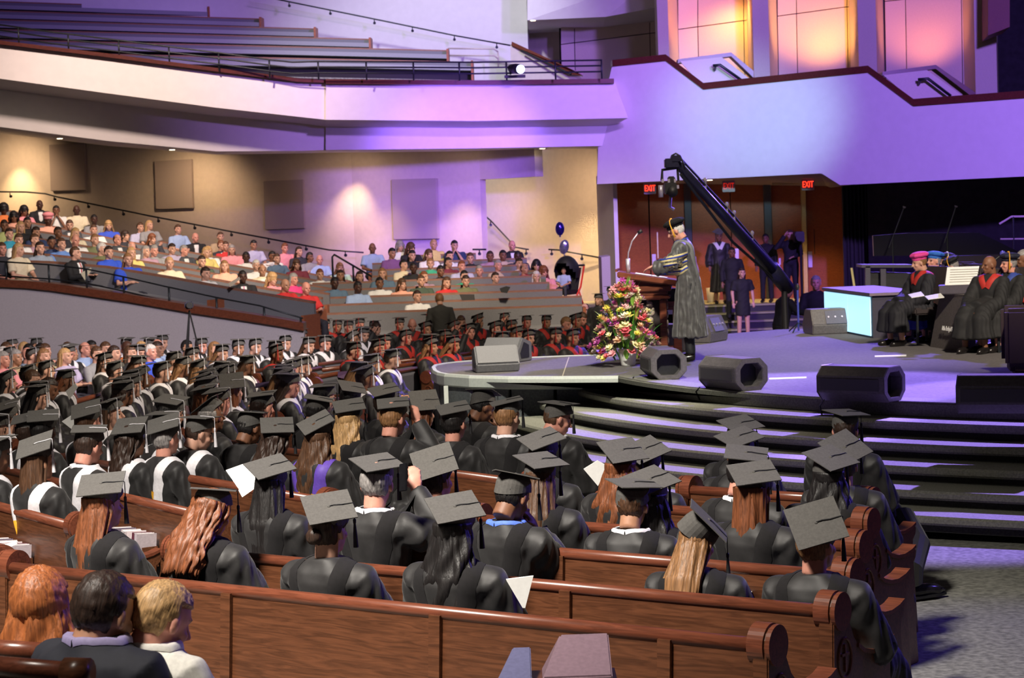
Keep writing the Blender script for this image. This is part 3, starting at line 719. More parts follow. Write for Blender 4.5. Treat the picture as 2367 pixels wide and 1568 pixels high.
# tall beige wall panels behind, with open joints
pan = [(1296, 1328, 62, 62), (1328, 1502, 62, 61.4), (1502, 1530, 61.4, 61.3), (1567, 1613, 56, 56), (1613, 1719, 56, 55.6), (1719, 1745, 55.6, 55.5), (1797, 1841, 55, 55), (1841, 1958, 55, 54.6), (1958, 1988, 54.6, 54.5), (2045, 2093, 54, 54), (2093, 2222, 54, 53.6), (2222, 2258, 53.6, 53.4)]
jl = lambda x: 103-(x-1295)*.125 if x < 1531 else (67-(x-1575)*.135 if x < 1746 else (37-(x-1800)*.135 if x < 1990 else 3-(x-2045)*.1))
o = tag(empty('panelled_wall', U(1800, 200, 56)), kind='structure'); l0 = o.location
for x0, x1, d0, d1 in pan:
    for t in (0, 1):
        ya = -40 if t == 0 else jl(x0)+1; yb = -40 if t == 0 else jl(x1)+1; yc = jl(x1)-1 if t == 0 else 240; yd = jl(x0)-1 if t == 0 else 240
        if yc <= -30: continue
        g = .012
        MB().prism([U(x0+.9, ya, d0)-l0, U(x1-.9, yb, d1)-l0, U(x1-.9+ (4 if t else 0), yc, d1)-l0, U(x0+.9+(4 if t else 0), yd, d0)-l0], (0, .05, 0)).build('panel', m_tower, o)
for x0, x1, d in ((1290, 1535, 62.3), (1560, 1750, 56.3), (1790, 1995, 55.3), (2040, 2262, 54.2)):
    MB().prism([U(x0, -60, d)-l0, U(x1, -60, d)-l0, U(x1+6, 260, d)-l0, U(x0+6, 260, d)-l0], (0, .1, 0)).build('backing', m_joint, o)
for i, (x0, xm, x1, d) in enumerate([(1521, 1546, 1569, 54.5), (1741, 1778, 1799, 53.6), (1984, 2026, 2047, 52.8), (2253, 2303, 2306, 52)]):
    a, b = U(x0, 100, d), U(xm, 100, d-.15); c = U(x1, 100, d+1.6)
    struct('trim_%d' % (30+i), MB().prism([(a.x, a.y, 5), (b.x, b.y, 5), (c.x, c.y, 5), (a.x+.1, a.y+2.2, 5)], (0, 0, 7)), m_tower)
struct('trim_40', MB().prism([U(1219, -60, 60), U(1530, -60, 57), U(1530, 15, 57), U(1400, 39, 58.5), U(1219, 47, 60)], (.1, 4.5, 0)), m_fascia)
struct('trim_41', MB().prism([U(2284, -60, 50), U(2334, -60, 49.5), U(2334, 62, 49.5), U(2284, 82, 50)], (.3, 2, 0)), mc((.30, .14, .16)))
struct('wall_far', MB().prism([U(2300, -80, 54), U(2600, -80, 54), U(2600, 260, 54), U(2302, 260, 54)], (0, .1, 0)), m_blackcloth)
# stair wells behind the lilac wall: inner parapets with handrails
for i, (P, Q, Hn) in enumerate([([(1567, 137), (1690, 121), (1742, 164)], [(1572, 142), (1668, 132), (1735, 184), (1625, 200)], [(1648, 152), (1664, 150), (1716, 187)]), ([(2040, 166), (2163, 150), (2255, 214)], [(2042, 174), (2143, 162), (2225, 222), (2112, 234)], [(2122, 184), (2145, 182), (2198, 222)])]):
    o = tag(empty('stair_well', U(P[0][0], P[0][1], dS(P[0][0])+2.2)), ['mahogany capped stair well lit orange behind the left dip of the lilac wall', 'mahogany capped stair well lit orange behind the right dip of the lilac wall'][i], 'parapet'); l0 = o.location
    d = dS(P[1][0])+2.4
    MB().prism([U(x, y, d)-l0 for x, y in P]+[U(x, y+(16 if j == 2 else 9), d)-l0 for j, (x, y) in reversed(list(enumerate(P)))], (.0, .5, 0)).build('cap_board', m_cap, o)
    MB().prism([U(x, y, d-.05)-l0 for x, y in Q], (0, .05, 0)).build('wall_panel', m_tower, o)
    MB().tube([U(x, y, d-.35)-l0 for x, y in Hn], .035, 8).build('handrail', m_metal, o, smooth=True)
    q = U(Hn[0][0]+6, Hn[0][1]+1, d-.35)-l0; MB().tube([q, q+Vector((0, .2, -.08))], .03, 8).build('bracket', m_metal, o)
# ------------------------------------------------------------ doors beyond the stage
zl = .36
struct('wall_doors', wallxy(U(1395, 560, 54.2), U(1990, 560, 52.5), -1, 4.4, .2), m_joint)
dd_ = lambda x: 54.1-(x-1395)*.00286
def doorleaf(n, x0, x1, y1=700, pull=None, push=None, window=None):
    a, b = U(x0, 560, dd_(x0)-.12), U(x1, 560, dd_(x1)-.12)
    o = MB().prism([(a.x, a.y, zl), (b.x, b.y, zl), (b.x, b.y, 4.15), (a.x, a.y, 4.15)], (0, .08, 0)).build('door_%d' % n, m_door); o['kind'] = 'structure'
    for nm, r, mm in (('pull_plate', pull, m_greenbrass), ('push_plate', push, m_push), ('door_window', window, m_black)):
        if r:
            p = U(r[0], r[1], dd_(x0)-.17); q = U(r[2], r[3], dd_(x0)-.17)
            MB().prism([(p.x, p.y, q.z), (q.x, q.y, q.z), (q.x, q.y, p.z), (p.x, p.y, p.z)], (0, .05, 0)).build(nm, mm, o)
doorleaf(1, 1419, 1501, pull=(1478, 538, 1489, 598), push=(1492, 588, 1502, 626))
doorleaf(2, 1504, 1584, pull=(1518, 537, 1530, 597), push=(1507, 588, 1517, 626))
doorleaf(3, 1601, 1690); doorleaf(4, 1692, 1768, push=(1699, 575, 1708, 600))
doorleaf(5, 1786, 1858, push=(1800, 597, 1814, 612)); doorleaf(6, 1866, 1949, window=(1881, 530, 1890, 588), push=(1868, 582, 1878, 618))
m_pier = mat('slate_pier', (.055, .06, .07), .6, noise_amt=.1)
for x0, x1 in ((1585, 1600), (1769, 1785)):
    a, b = U(x0, 560, dd_(x0)-.3), U(x1, 560, dd_(x1)-.3); struct('trim_%d' % x0, MB().prism([(a.x, a.y, zl), (b.x, b.y, zl), (b.x, b.y, 4.2), (a.x, a.y, 4.2)], (0, .3, 0)), m_pier)
a, b = U(1856, 560, dd_(1856)-.3), U(1865, 560, dd_(1865)-.3)
struct('trim_50', MB().prism([(a.x, a.y, zl), (b.x, b.y, zl), (b.x, b.y, 4.2), (a.x, a.y, 4.2)], (0, .2, 0)), mc((.60, .48, .22)))
struct('trim_51', MB().prism([U(1786, 423, 51.5), U(1852, 421, 51.5), U(1852, 425, 51.5), U(1786, 427, 51.5)], (0, .1, 0)), mc((.45, .34, .16)))
# landing and steps down from the doors
for k in range(5):
    d = 49.9-.32*k if k else 55; z = zl-.18*k
    a, b = U(1590, 700, 50.2-.32*k), U(1875, 700, 50.2-.32*k)
    struct('step_tread', MB().prism([(a.x-(3 if k == 0 else 0), a.y, z), (b.x+(6 if k == 0 else 0), b.y, z), (b.x+(6 if k == 0 else 0), a.y+(5 if k == 0 else .5), z), (a.x-(3 if k == 0 else 0), a.y+(5 if k == 0 else .5), z)], (0, 0, -.04)), mc((.34, .33, .20)))
    struct('step_riser', MB().prism([(a.x-(3 if k == 0 else 0), a.y+.04, z-.04), (b.x+(6 if k == 0 else 0), b.y+.04, z-.04), (b.x+(6 if k == 0 else 0), b.y+.14, z-.04), (a.x-(3 if k == 0 else 0), a.y+.14, z-.04)], (0, 0, -.14)), m_black)
m_red = mat('exit_red', (1, .05, .02), .4, emit=(1, .035, .012), es=3.2, noise_amt=.02); m_redd = mat('exit_red_dim', (.6, .03, .02), .4, emit=(1, .03, .012), es=.55, noise_amt=.02)
for i, (x, y, mm, lb) in enumerate([(1502, 436, m_red, 'lit red exit sign on the left, behind the hanging camera'), (1684, 431, m_redd, 'dim red exit sign above the middle doors'), (1867, 427, m_red, 'lit red exit sign on the right by the soffit corner')]):
    o = tag(empty('exit_sign', U(x, y, 50.6-i*.5)), lb, 'sign', 'exit signs over the doors')
    MB().box((0, 0, 0), (.30, .06, .27)).build('housing', mc((.42, .34, .33)), o, bevel=.01)
    t = text('EXIT', .21, mm); t.name = 'lettering'; t.parent = o; t.rotation_euler = (R(90), 0, 0); t.location = (0, -.035, 0); t.scale = (.62, 1, 1)
# curtains and black backdrop on the right
vs = []; fs = []
for j in range(2):
    for i in range(41):
        p = U(1948+i*1.75, 560, 50.5); vs.append((p.x, p.y-.12*math.sin(i*1.25)-.05*math.sin(i*2.9), (-.4, 4.1)[j]))
for i in range(40): fs.append((i, i+1, 42+i, 41+i))
o = struct('curtain', MB().add(vs, fs), mat('curtain_cloth', (.035, .035, .032), .9, noise_amt=.2), smooth=True); del o['kind']; tag(o, 'dark grey pleated curtain right of the last door', 'curtain')
struct('wall_backdrop', wallxy(U(2008, 600, 50), U(2700, 600, 44), -.5, 4.3, .2), m_blackcloth)
# ------------------------------------------------------------ the stage
HS = .85; SC = Vector((9.5, 25.5)); SR = 8.6
def onarc(a, r, z): return Vector((SC.x+r*math.cos(R(a)), SC.y+r*math.sin(R(a)), z))
rim = [Z(x, y, HS) for x, y in [(1391, 822), (1317, 824), (1197, 829), (1110, 834), (1060, 838), (1034, 841), (1012, 845), (1006, 850), (1010, 858), (1020, 863), (1036, 866), (1092, 870), (1180, 872), (1284, 872), (1432, 871)]]
arc = [onarc(a, SR, HS) for a in np.arange(194.3, 290, 2.5)]
back = [Vector((14, 31.5, HS)), Vector((4.0, 31.2, HS)), Vector((2.4, 30, HS)), Vector((1.3, 28.0, HS))]
o = MB().prism(rim+arc+[Vector((15, 18, HS))]+back, (0, 0, -.06)).build('stage_deck', m_stage); o['kind'] = 'structure'
mb = MB(); cen = Vector((1.5, 26, 0))
o = tag(empty('thrust_stage_base', (rim[8].x, rim[8].y, fz(25))), kind='structure'); l0 = o.location
vs = []; fs = []
for i, p in enumerate(rim):
    q = rim[max(0, i-1)]; r2 = rim[min(len(rim)-1, i+1)]; t = (r2-q).normalized(); nn = Vector((t.y, -t.x, 0))
    if nn.dot(p-cen) < 0: nn = -nn
    for dz, of in ((.012, .0), (.012, .045), (-.02, .06), (-.12, .06), (-.14, .03), (-.14, 0)): vs.append(p+nn*of+Vector((0, 0, dz))-l0)
for i in range(len(rim)-1):
    for j in range(6): fs.append((i*6+j, i*6+(j+1)%6, (i+1)*6+(j+1)%6, (i+1)*6+j))
MB().add(vs, fs).build('rim_band', m_ring, o)
for i in range(len(rim)-1):
    a, b = rim[i]-l0, rim[i+1]-l0; t = (b-a).normalized(); nn = Vector((t.y, -t.x, 0))
    MB().prism([a+t*.02+Vector((0, 0, -.14)), b-t*.02+Vector((0, 0, -.14)), b-t*.02-Vector((0, 0, HS-.0-fz(25))), a+t*.02-Vector((0, 0, HS-fz(25)))], nn*.03).build('skirt_panel', m_mesh, o)
for px in (1034, 1098, 1215, 1432):
    p = Z(px, 868, HS)-l0+Vector((-.02, -.06, 0)); MB().box((p.x, p.y, (HS-.1-fz(25))/2-.02), (.05, .05, HS-.1-fz(25))).build('post', m_ring, o)
# sloping handrail board of the side steps
o = tag(empty('step_stringer', Z(1220, 965, .3)), 'pale grey sloping stringer between the round platform and the steps', 'stringer'); l0 = o.location
A = [Z(1213, 965, .18), Z(1365, 893, .70), Z(1372, 886, .76), Z(1348, 886, .76), Z(1215, 950, .30)]
MB().prism([p-l0 for p in A], (0, .05, 0)).build('board', m_ring, o)
MB().prism([p-l0 for p in (Z(1213, 968, .16), Z(1365, 897, .68), onarc(192.6, SR+.1, .1)+Vector((0, .2, 0)), onarc(192, SR+1.2, .02)+Vector((0, .2, 0)))], (0, .04, 0)).build('side_panel', m_mesh, o)
# chancel steps: rounded carpet nosings over recessed risers
def ringslab(r0, r1, z0, z1, a0, a1, name, m, st=2.0, rnd_=0):
    A = list(np.arange(a0, a1+.01, st)); prof = [(r0, z0), (r1-rnd_, z0), (r1, z0+rnd_), (r1, z1-rnd_), (r1-rnd_, z1), (r0, z1)] if rnd_ else [(r0, z0), (r1, z0), (r1, z1), (r0, z1)]
    k = len(prof); vs = [onarc(a, r, z) for a in A for r, z in prof]; fs = []
    for i in range(len(A)-1):
        for j in range(k): fs.append((i*k+j, (i+1)*k+j, (i+1)*k+(j+1)%k, i*k+(j+1)%k))
    fs += [tuple(range(k)), tuple(reversed(range((len(A)-1)*k, len(A)*k)))]
    o = MB().add(vs, fs).build(name, m); o['kind'] = 'structure'; return o
st = HS/6
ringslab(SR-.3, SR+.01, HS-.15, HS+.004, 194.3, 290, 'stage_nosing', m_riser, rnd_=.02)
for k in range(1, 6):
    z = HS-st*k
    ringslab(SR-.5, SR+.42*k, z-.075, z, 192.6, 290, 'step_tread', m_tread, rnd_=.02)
    ringslab(SR-.5, SR+.42*k-.09, z-st, z-.075, 192.8, 290, 'step_riser', m_shade_riser)
# thin joint in the platform carpet
o = MB().prism([Z(1299, 870, HS+.004), Z(1301, 870, HS+.004), Z(1316, 826, HS+.004), Z(1314, 826, HS+.004)], (0, 0, -.004)).build('trim_60', mc((.5, .45, .35))); o['kind'] = 'structure'
for x0, y0, x1, y1 in ((1778, 877, 1864, 874), (2022, 825, 2095, 823)):
    o = MB().prism([Z(x0, y0, HS+.005), Z(x1, y1, HS+.005), Z(x1, y1-3, HS+.005), Z(x0, y0-3, HS+.005)], (0, 0, -.004)).build('floor_tape', mc((.8, .8, .85)))
    tag(o, 'strip of pale tape on the stage %s' % ('beside the second octagonal monitor' if x0 < 2000 else 'in front of the seated faculty'), 'tape')
# octagonal floor monitors along the edge
m_mon = mat('monitor_paint', (.10, .092, .095), .38, noise_amt=.15); m_grille = mat('monitor_grille', (.045, .042, .045), .6, noise_amt=.25, scale=300)
def octa(w_, h, c): return [(-w_/2+c, 0), (w_/2-c, 0), (w_/2, c), (w_/2, h-c), (w_/2-c, h), (-w_/2+c, h), (-w_/2, h-c), (-w_/2, c)]
def monitor(loc, rz, L, lab, w_=.40, h=.33, grp='octagonal stage monitors'):
    o = empty('stage_monitor', loc, rz); c = .09; P = octa(w_, h, c)      # long axis +x, visible end at x=0 facing -x
    k = 8; vs = []; fs = []
    for x in (0, L):
        for y, z in P: vs.append((x, y, z))
    inner = [(y*.66, .035+z*.70+.01) for y, z in octa(w_, h, c*.9)]
    for x in (0, .12):
        for y, z in inner: vs.append((x, y, z))
    for i in range(k): fs += [(i, k+i, k+(i+1)%k, (i+1)%k), (i, (i+1)%k, 2*k+(i+1)%k, 2*k+i), (2*k+i, 2*k+(i+1)%k, 3*k+(i+1)%k, 3*k+i)]
    fs += [tuple(range(k, 2*k))]
    MB().add(vs, fs).build('cabinet', m_mon, o, bevel=.006)
    MB().add([(.121, y, z) for y, z in inner], [tuple(range(8))]).build('handle_recess', m_black, o)
    s = -1
    MB().prism([(.06, -w_/2-.002, c+.02), (L-.04, -w_/2-.002, c+.02), (L-.04, -w_/2-.002, h-c-.02), (.06, -w_/2-.002, h-c-.02)], (0, -.008, 0)).build('grille', m_grille, o)
    MB().prism([(.06, w_/2+.002, c+.02), (L-.04, w_/2+.002, c+.02), (L-.04, w_/2+.002, h-c-.02), (.06, w_/2+.002, h-c-.02)], (0, .008, 0)).build('grille', m_grille, o)
    return tag(o, lab, 'speaker', grp)
# end faces look towards the camera's right; the cabinets run back to the left
for (px, py, ang, L, lb) in [(1548, 879, 97, .62, 'pinkish octagonal stage monitor nearest the flowers'), (1740, 905, 118, .66, 'octagonal stage monitor with a blue lit end, second from the flowers'), (2072, 930, 140, .72, 'octagonal stage monitor at the stage edge, third from the flowers'), (2440, 955, 158, .80, 'octagonal stage monitor cut off by the right edge')]:
    p = Z(px, py, HS); monitor((p.x, p.y+.05, HS), R(ang), L, lb)
for (px, py, ang, lb, s) in [(1146, 858, 196, 'small grey wedge monitor at the front of the round platform', 1), (1172, 836, 160, 'small grey wedge monitor behind another on the round platform', 1)]:
    p = Z(px, py, HS); o = empty('wedge_monitor', p, R(ang-8)); P = [(-.20, 0), (.20, 0), (.24, .10), (.05, .31), (-.20, .24)]
    MB().prism([(-.26, y, z) for y, z in P], (.52, 0, 0)).build('cabinet', mat('grey_monitor', (.12, .12, .13), .5, noise_amt=.1), o, bevel=.012)
    for sx in (-1, 1): MB().prism([(sx*.262, y*.55, .05+z*.65) for y, z in P], (sx*.004, 0, 0)).build('side_recess', m_black, o)
    MB().prism([(-.24, .235, .115), (.24, .235, .115), (.24, .06, .305), (-.24, .06, .305)], (0, .006, .006)).build('grille', mat('grey_grille', (.16, .16, .17), .7, noise_amt=.2, scale=250), o)
    tag(o, lb, 'speaker', 'small grey wedge monitors')
for (x0, y0, x1, y1, x2, y2, lb) in [(1465, 872, 1456, 885, 1462, 903, 'thin black cable hanging from the pinkish monitor'), (1617, 896, 1609, 906, 1617, 925, 'thin black cable hanging below the second monitor'), (1905, 925, 1895, 938, 1900, 960, 'thin black cable hanging below the third monitor')]:
    a, b, c = Z(x0, y0, HS+.02), U(x1, y1, Z(x0, y0, HS).y-.08), U(x2, y2, Z(x0, y0, HS).y-.10)
    o = MB().tube([a, b, c], .008, 6).build('cable', m_black, smooth=True); tag(o, lb, 'cable')
# rear wedge monitors
def wedge(loc, rz, lab, m=None, L=.75):
    o = empty('wedge_monitor', loc, rz); P = [(-.24, 0), (.24, 0), (.30, .12), (.14, .36), (-.16, .36), (-.26, .14)]
    MB().prism([(-L/2, y, z) for y, z in P], (L, 0, 0)).build('cabinet', m_mon, o, bevel=.012)
    MB().prism([(-L/2+.04, .30, .13), (L/2-.04, .30, .13), (L/2-.04, .15, .345), (-L/2+.04, .15, .345)], (0, .008, .006)).build('grille', m_grille, o)
    MB().prism([(-L/4, -.262, .15), (L/4, -.262, .15), (L/4, -.175, .33), (-L/4, -.175, .33)], (0, -.006, .003)).build('jack_plate', mc((.10, .10, .14)), o)
    for k in range(4): MB().tube([(-L/5+k*.1, -.20, .24), (-L/5+k*.1, -.235, .25)], .014, 8).build('socket', m_push, o)
    return tag(o, lab, 'speaker', 'wedge monitors at the back of the stage')
p = Z(1930, 770, HS); wedge((p.x, p.y, HS), R(8), 'black wedge monitor in front of the glowing counter', L=.80)
p = Z(1625, 790, HS); wedge((p.x, p.y, HS), R(60), 'blue lit wedge monitor behind the speaker in robes', L=.6)
p = Z(1535, 812, HS); wedge((p.x, p.y, HS), R(115), 'blue lit wedge monitor between lectern and speaker', L=.6)
# glowing counter
o = tag(empty('glowing_counter', Z(2000, 765, HS)), 'counter with a pale blue glowing two panel front', 'counter'); l0 = o.location
d0, d1 = 30.9, 28.4; q = [U(1908, 668, d0)-l0, U(2016, 687, d1)-l0]; zt0 = q[0].z; zt1 = q[1].z; zt = (zt0+zt1)/2
a = Vector((q[0].x, q[0].y, 0)); b = Vector((q[1].x, q[1].y, 0)); t = (b-a); nr = Vector((-t.y, t.x, 0)).normalized()
if nr.y < 0: nr = -nr
up = Vector((0, 0, 1)); bk = nr*.75
MB().hexa([a, b, b+bk, a+bk, a+up*zt, b+up*zt, b+bk+up*zt, a+bk+up*zt]).build('cabinet', mc((.05, .045, .07)), o)
MB().hexa([a-nr*.05-t*.01+up*zt, b-nr*.05+t*.02+up*zt, b+bk+t*.02+up*zt, a+bk-t*.01+up*zt, a-nr*.05-t*.01+up*(zt+.04), b-nr*.05+t*.02+up*(zt+.04), b+bk+t*.02+up*(zt+.04), a+bk-t*.01+up*(zt+.04)]).build('counter_top', mc((.22, .17, .22)), o)
m_glow = mat('glow_panel', (.6, .85, 1), .5, emit=(.42, .80, 1.0), es=1.15, noise_amt=.02)
for s0, s1 in ((.0, .52), (.53, .985)): MB().prism([a+t*s0-nr*.012+up*.03, a+t*s1-nr*.012+up*.03, a+t*s1-nr*.012+up*(zt-.02), a+t*s0-nr*.012+up*(zt-.02)], -nr*.012).build('glowing_panel', m_glow, o)
# lectern
LP = Z(1508, 825, HS); o = tag(empty('lectern', LP, R(-6)), 'carved dark wooden lectern with a sloping top, facing the graduates', 'lectern')
m_lect = mat('lectern_wood', (.17, .045, .02), .35, kind='wood', noise_amt=.3)
MB().box((0, 0, .04), (.62, .55, .08)).box((0, 0, .10), (.54, .47, .05)).build('base', m_lect, o, bevel=.008)
for sx in (-.16, .16):
    for sy in (-.14, .14): MB().box((sx, sy, .42), (.085, .085, .62)).build('column', m_lect, o, bevel=.01)
MB().box((0, 0, .42), (.26, .22, .60)).build('core', m_joint, o)
m_carve = mat('carving', (.36, .28, .22), .4, noise_amt=.5, scale=18)
for k in range(6):
    for sx in (-.0, ): MB().ell((.01*(-1)**k, -.115, .17+k*.10), (.045, .016, .045), 10, 6).ell((.03*(-1)**k, -.12, .21+k*.10), (.02, .014, .02), 8, 5).build('carved_rosette', m_carve, o, smooth=True)
for k in range(5): MB().ell((.207, 0, .20+k*.11), (.012, .03, .045), 8, 6).build('carved_rosette', m_carve, o, smooth=True)
MB().box((0, 0, .76), (.50, .44, .05)).box((0, 0, .81), (.44, .38, .06)).box((0, 0, .87), (.54, .46, .07)).build('cornice', m_lect, o, bevel=.012)
MB().box((.02, 0, .93), (.44, .36, .08)).build('neck', m_lect, o)
T = [(-.40, -.30, 1.10), (.40, -.30, .96), (.40, .30, .96), (-.40, .30, 1.10)]
MB().prism(T, (0, 0, -.075)).build('sloping_top', m_lect, o, bevel=.012)
MB().prism([(-.42, -.31, 1.10), (-.42, .31, 1.10), (-.42, .31, 1.13), (-.42, -.31, 1.13)], (.025, 0, 0)).build('lip', m_lect, o)
o = tag(empty('microphone', o.matrix_basis @ Vector((-.27, -.05, 1.075))), 'silver gooseneck microphone rising from the lectern', 'microphone')
MB().tube([(0, 0, 0), (0, 0, .18)], .028, 10).build('base', m_push, o, smooth=True)
MB().tube([(0, 0, .16), (.01, 0, .26), (.06, 0, .40), (.14, 0, .50)], .009, 8).build('gooseneck', m_push, o, smooth=True); MB().tube([(.14, 0, .50), (.19, 0, .53)], [.022, .026], 10).build('capsule', m_black, o, smooth=True)
pp = Matrix.Translation(LP) @ Matrix.Rotation(R(-6), 4, 'Z')
for j, (x0, x1, lb) in enumerate([(-.18, .02, 'open script sheet on the lectern nearest the microphone'), (.03, .22, 'script sheet under the speaker\'s hands on the lectern')]):
    zf = lambda x: 1.10-.14*(x+.4)/.8+.006
    q = MB().prism([pp @ Vector((x0, -.14, zf(x0))), pp @ Vector((x1, -.14, zf(x1))), pp @ Vector((x1, .14, zf(x1))), pp @ Vector((x0, .14, zf(x0)))], (0, 0, .004)).build('script_sheet', m_paper); tag(q, lb, 'paper')
o = tag(empty('shelf_box', LP+Vector((.30, .1, 0))), 'black box on a wooden shelf stand behind the lectern', 'box')
MB().box((.05, .2, .60), (.36, .34, .04)).box((.05, .2, .66), (.40, .38, .06)).build('shelf', m_lect, o); MB().box((.05, .2, .77), (.24, .24, .16)).build('case', m_black, o, bevel=.01); MB().box((.05, .2, .29), (.10, .10, .58)).build('leg', m_lect, o)
# flower arrangement
FP = Z(1452, 846, HS); FA = tag(empty('flower_arrangement', FP), 'tall spray of pink, white and yellow flowers with green leaves beside the lectern', 'flowers')
MB().tube([(0, 0, 0), (0, 0, .02), (.0, 0, .16), (0, 0, .20)], [.08, .085, .11, .12], 16).build('pot', m_white, FA, smooth=True)
def petalmesh(r, n, cup):
    mb = MB()
    for ring, (s, c) in enumerate(((1, cup), (.62, cup+.45))):
        for k in range(n):
            a = 2*math.pi*(k+.5*ring)/n; d = Vector((math.cos(a), math.sin(a), 0)); sd = Vector((-d.y, d.x, 0)); up = Vector((0, 0, 1))
            p0 = d*.004; p1 = d*r*s*.55+up*r*c*.4; p2 = d*r*s+up*r*c*.8
            mb.add([p0-sd*.004, p0+sd*.004, p1+sd*r*.30, p2+sd*r*.10, p2-sd*r*.10, p1-sd*r*.30], [(0, 1, 2, 5), (5, 2, 3, 4)])
    mb.ell((0, 0, r*.15), (r*.22, r*.22, r*.2), 8, 5); return mb.me('flower')
def leafmesh(L, wd):
    mb = MB(); up = Vector((0, 0, 1)); pts = []
    for i in range(6):
        t = i/5; w_ = wd*math.sin(math.pi*min(1, t*.9+.08)); y = L*t; z = .25*L*t-.35*L*t*t; pts += [(-w_, y, z+w_*.3), (0, y, z), (w_, y, z+w_*.3)]
    fs = []
    for i in range(5): a = i*3; fs += [(a, a+1, a+4, a+3), (a+1, a+2, a+5, a+4)]
    mb.add(pts, fs); return mb.me('leaf')
fm = [petalmesh(.060, 7, .5), petalmesh(.045, 6, .8), petalmesh(.075, 6, .35)]; lm = [leafmesh(.22, .022), leafmesh(.16, .035), leafmesh(.28, .014)]
fc = [mc(c, .6) for c in ((.85, .42, .45), (.90, .82, .75), (.85, .75, .15), (.55, .10, .42), (.80, .18, .22), (.85, .55, .35), (.9, .85, .5))]; lc = [mc(c, .5) for c in ((.10, .30, .03), (.22, .45, .05), (.40, .52, .08), (.05, .20, .03))]
for m_ in fm+lm: m_.materials.append(None)
fr = random.Random(3)
for k in range(290):
    t = fr.random()**1.1; z = .08+t*.88; rad = (.40*(1-t)**.8+.08)*(1 if z > .22 else .85); a = fr.uniform(0, 2*math.pi)
    lean = -.20*(1-abs(t-.35)); p = Vector((rad*math.cos(a)*fr.uniform(.6, 1)+.02-.02*t-(1-t)*.05, rad*math.sin(a)*fr.uniform(.6, 1)*.8, z))
    out = Vector((p.x, p.y, .25+.5*t)).normalized(); leaf = k % 5 < 2
    o = part('leaf' if leaf else 'flower', (lm if leaf else fm)[fr.randrange(3)], FA, (lc if leaf else fc)[fr.randrange(4 if leaf else 7)])
    q = out.to_track_quat('Y' if leaf else 'Z', 'Z' if leaf else 'Y'); o.rotation_mode = 'QUATERNION'; o.rotation_quaternion = q; o.location = p+(out*.02 if not leaf else -out*.08)
for k, (dx, dz) in enumerate(((-.16, .92), (-.04, 1.02), (.06, .98), (.13, .90), (-.24, .70))):
    MB().tube([(0, 0, .2), (dx*.6, -.02, dz*.6), (dx, -.03, dz)], .006, 5).build('stem', lc[0], FA)
    for j in range(5):
        o = part('flower', fm[1], FA, fc[(0, 3, 3, 6, 2)[k]]); o.location = (dx*(1-j*.08), -.05, dz-j*.05); o.rotation_euler = (R(60), 0, j)
# camera crane
m_crane = mat('crane_tube', (.022, .022, .05), .35, metal=.3, noise_amt=.2)
J = tag(empty('camera_crane', U(1800, 640, 33.5)), 'long dark camera crane arm rising over the stage with a hanging camera head', 'camera crane'); l0 = J.location
a, b = U(1565, 378, 29.5)-l0, U(1805, 645, 33.5)-l0
MB().tube([a, b], [.06, .095], 14).build('boom', m_crane, J, smooth=True)
up = Vector((0, 0, 1))
MB().tube([a+up*.13+(b-a)*.03, a+(b-a)*.5+up*.17, b+up*.12], .018, 6).build('upper_cable', m_black, J); MB().tube([a-up*.10+(b-a)*.03, a+(b-a)*.5-up*.26, b-up*.12-(b-a)*.08], .022, 6).build('lower_cable', m_black, J)
for t in (.25, .45, .52, .7): MB().tube([a+(b-a)*t, a+(b-a)*t+up*.20], .018, 6).ell(a+(b-a)*t+up*.22, (.03, .03, .04), 8, 6).build('clamp', m_push, J)
MB().tube([b-(b-a)*.10, b+Vector((.12, .2, -.15))], [.13, .12], 12).build('tail_section', m_crane, J, smooth=True)
MB().tube([U(1812, 640, 33.6)-l0, U(1816, 775, 33.6)-l0], [.045, .06], 12).build('pedestal', m_black, J)
h = U(1552, 378, 29.4)-l0
MB().box(tuple(h), (.20, .18, .14)).box(tuple(h+Vector((.06, 0, .06))), (.14, .2, .1)).build('head_mount', m_crane, J, bevel=.015)
pts = [U(x, y, 29.4)-l0 for x, y in ((1551, 372), (1553, 360), (1562, 355), (1572, 360), (1580, 378), (1584, 392))]; MB().tube(pts, .014, 6).build('cable_loop', m_black, J, smooth=True)
MB().tube([U(1565, 388, 29.4)-l0, U(1531, 393, 29.4)-l0, U(1530, 418, 29.4)-l0], .022, 6).tube([U(1566, 388, 29.4)-l0, U(1568, 418, 29.4)-l0], .018, 6).build('yoke', m_black, J)
c = U(1549, 436, 29.3)-l0
MB().box(tuple(c), (.17, .30, .16)).box(tuple(c+Vector((.02, 0, .12))), (.10, .16, .10)).build('camera_body', m_black, J, bevel=.015)
MB().tube([c+Vector((.01, -.14, -.03)), c+Vector((.01, -.30, -.05))], [.06, .075], 14).build('lens', m_black, J, smooth=True)
MB().tube([c+Vector((-.14, -.1, .05)), c+Vector((-.14, -.1, -.12))], .035, 8).tube([c+Vector((0, -.1, -.08)), c+Vector((-.02, -.1, -.26)), c+Vector((.04, -.1, -.30))], .022, 8).build('motor', m_push, J, smooth=True)
for k in range(6):
    v = U(1532+k*7, 418+k % 2*14, 29.2)-l0; MB().box(tuple(v), (.03, .03, .05)).build('fitting', m_push, J)
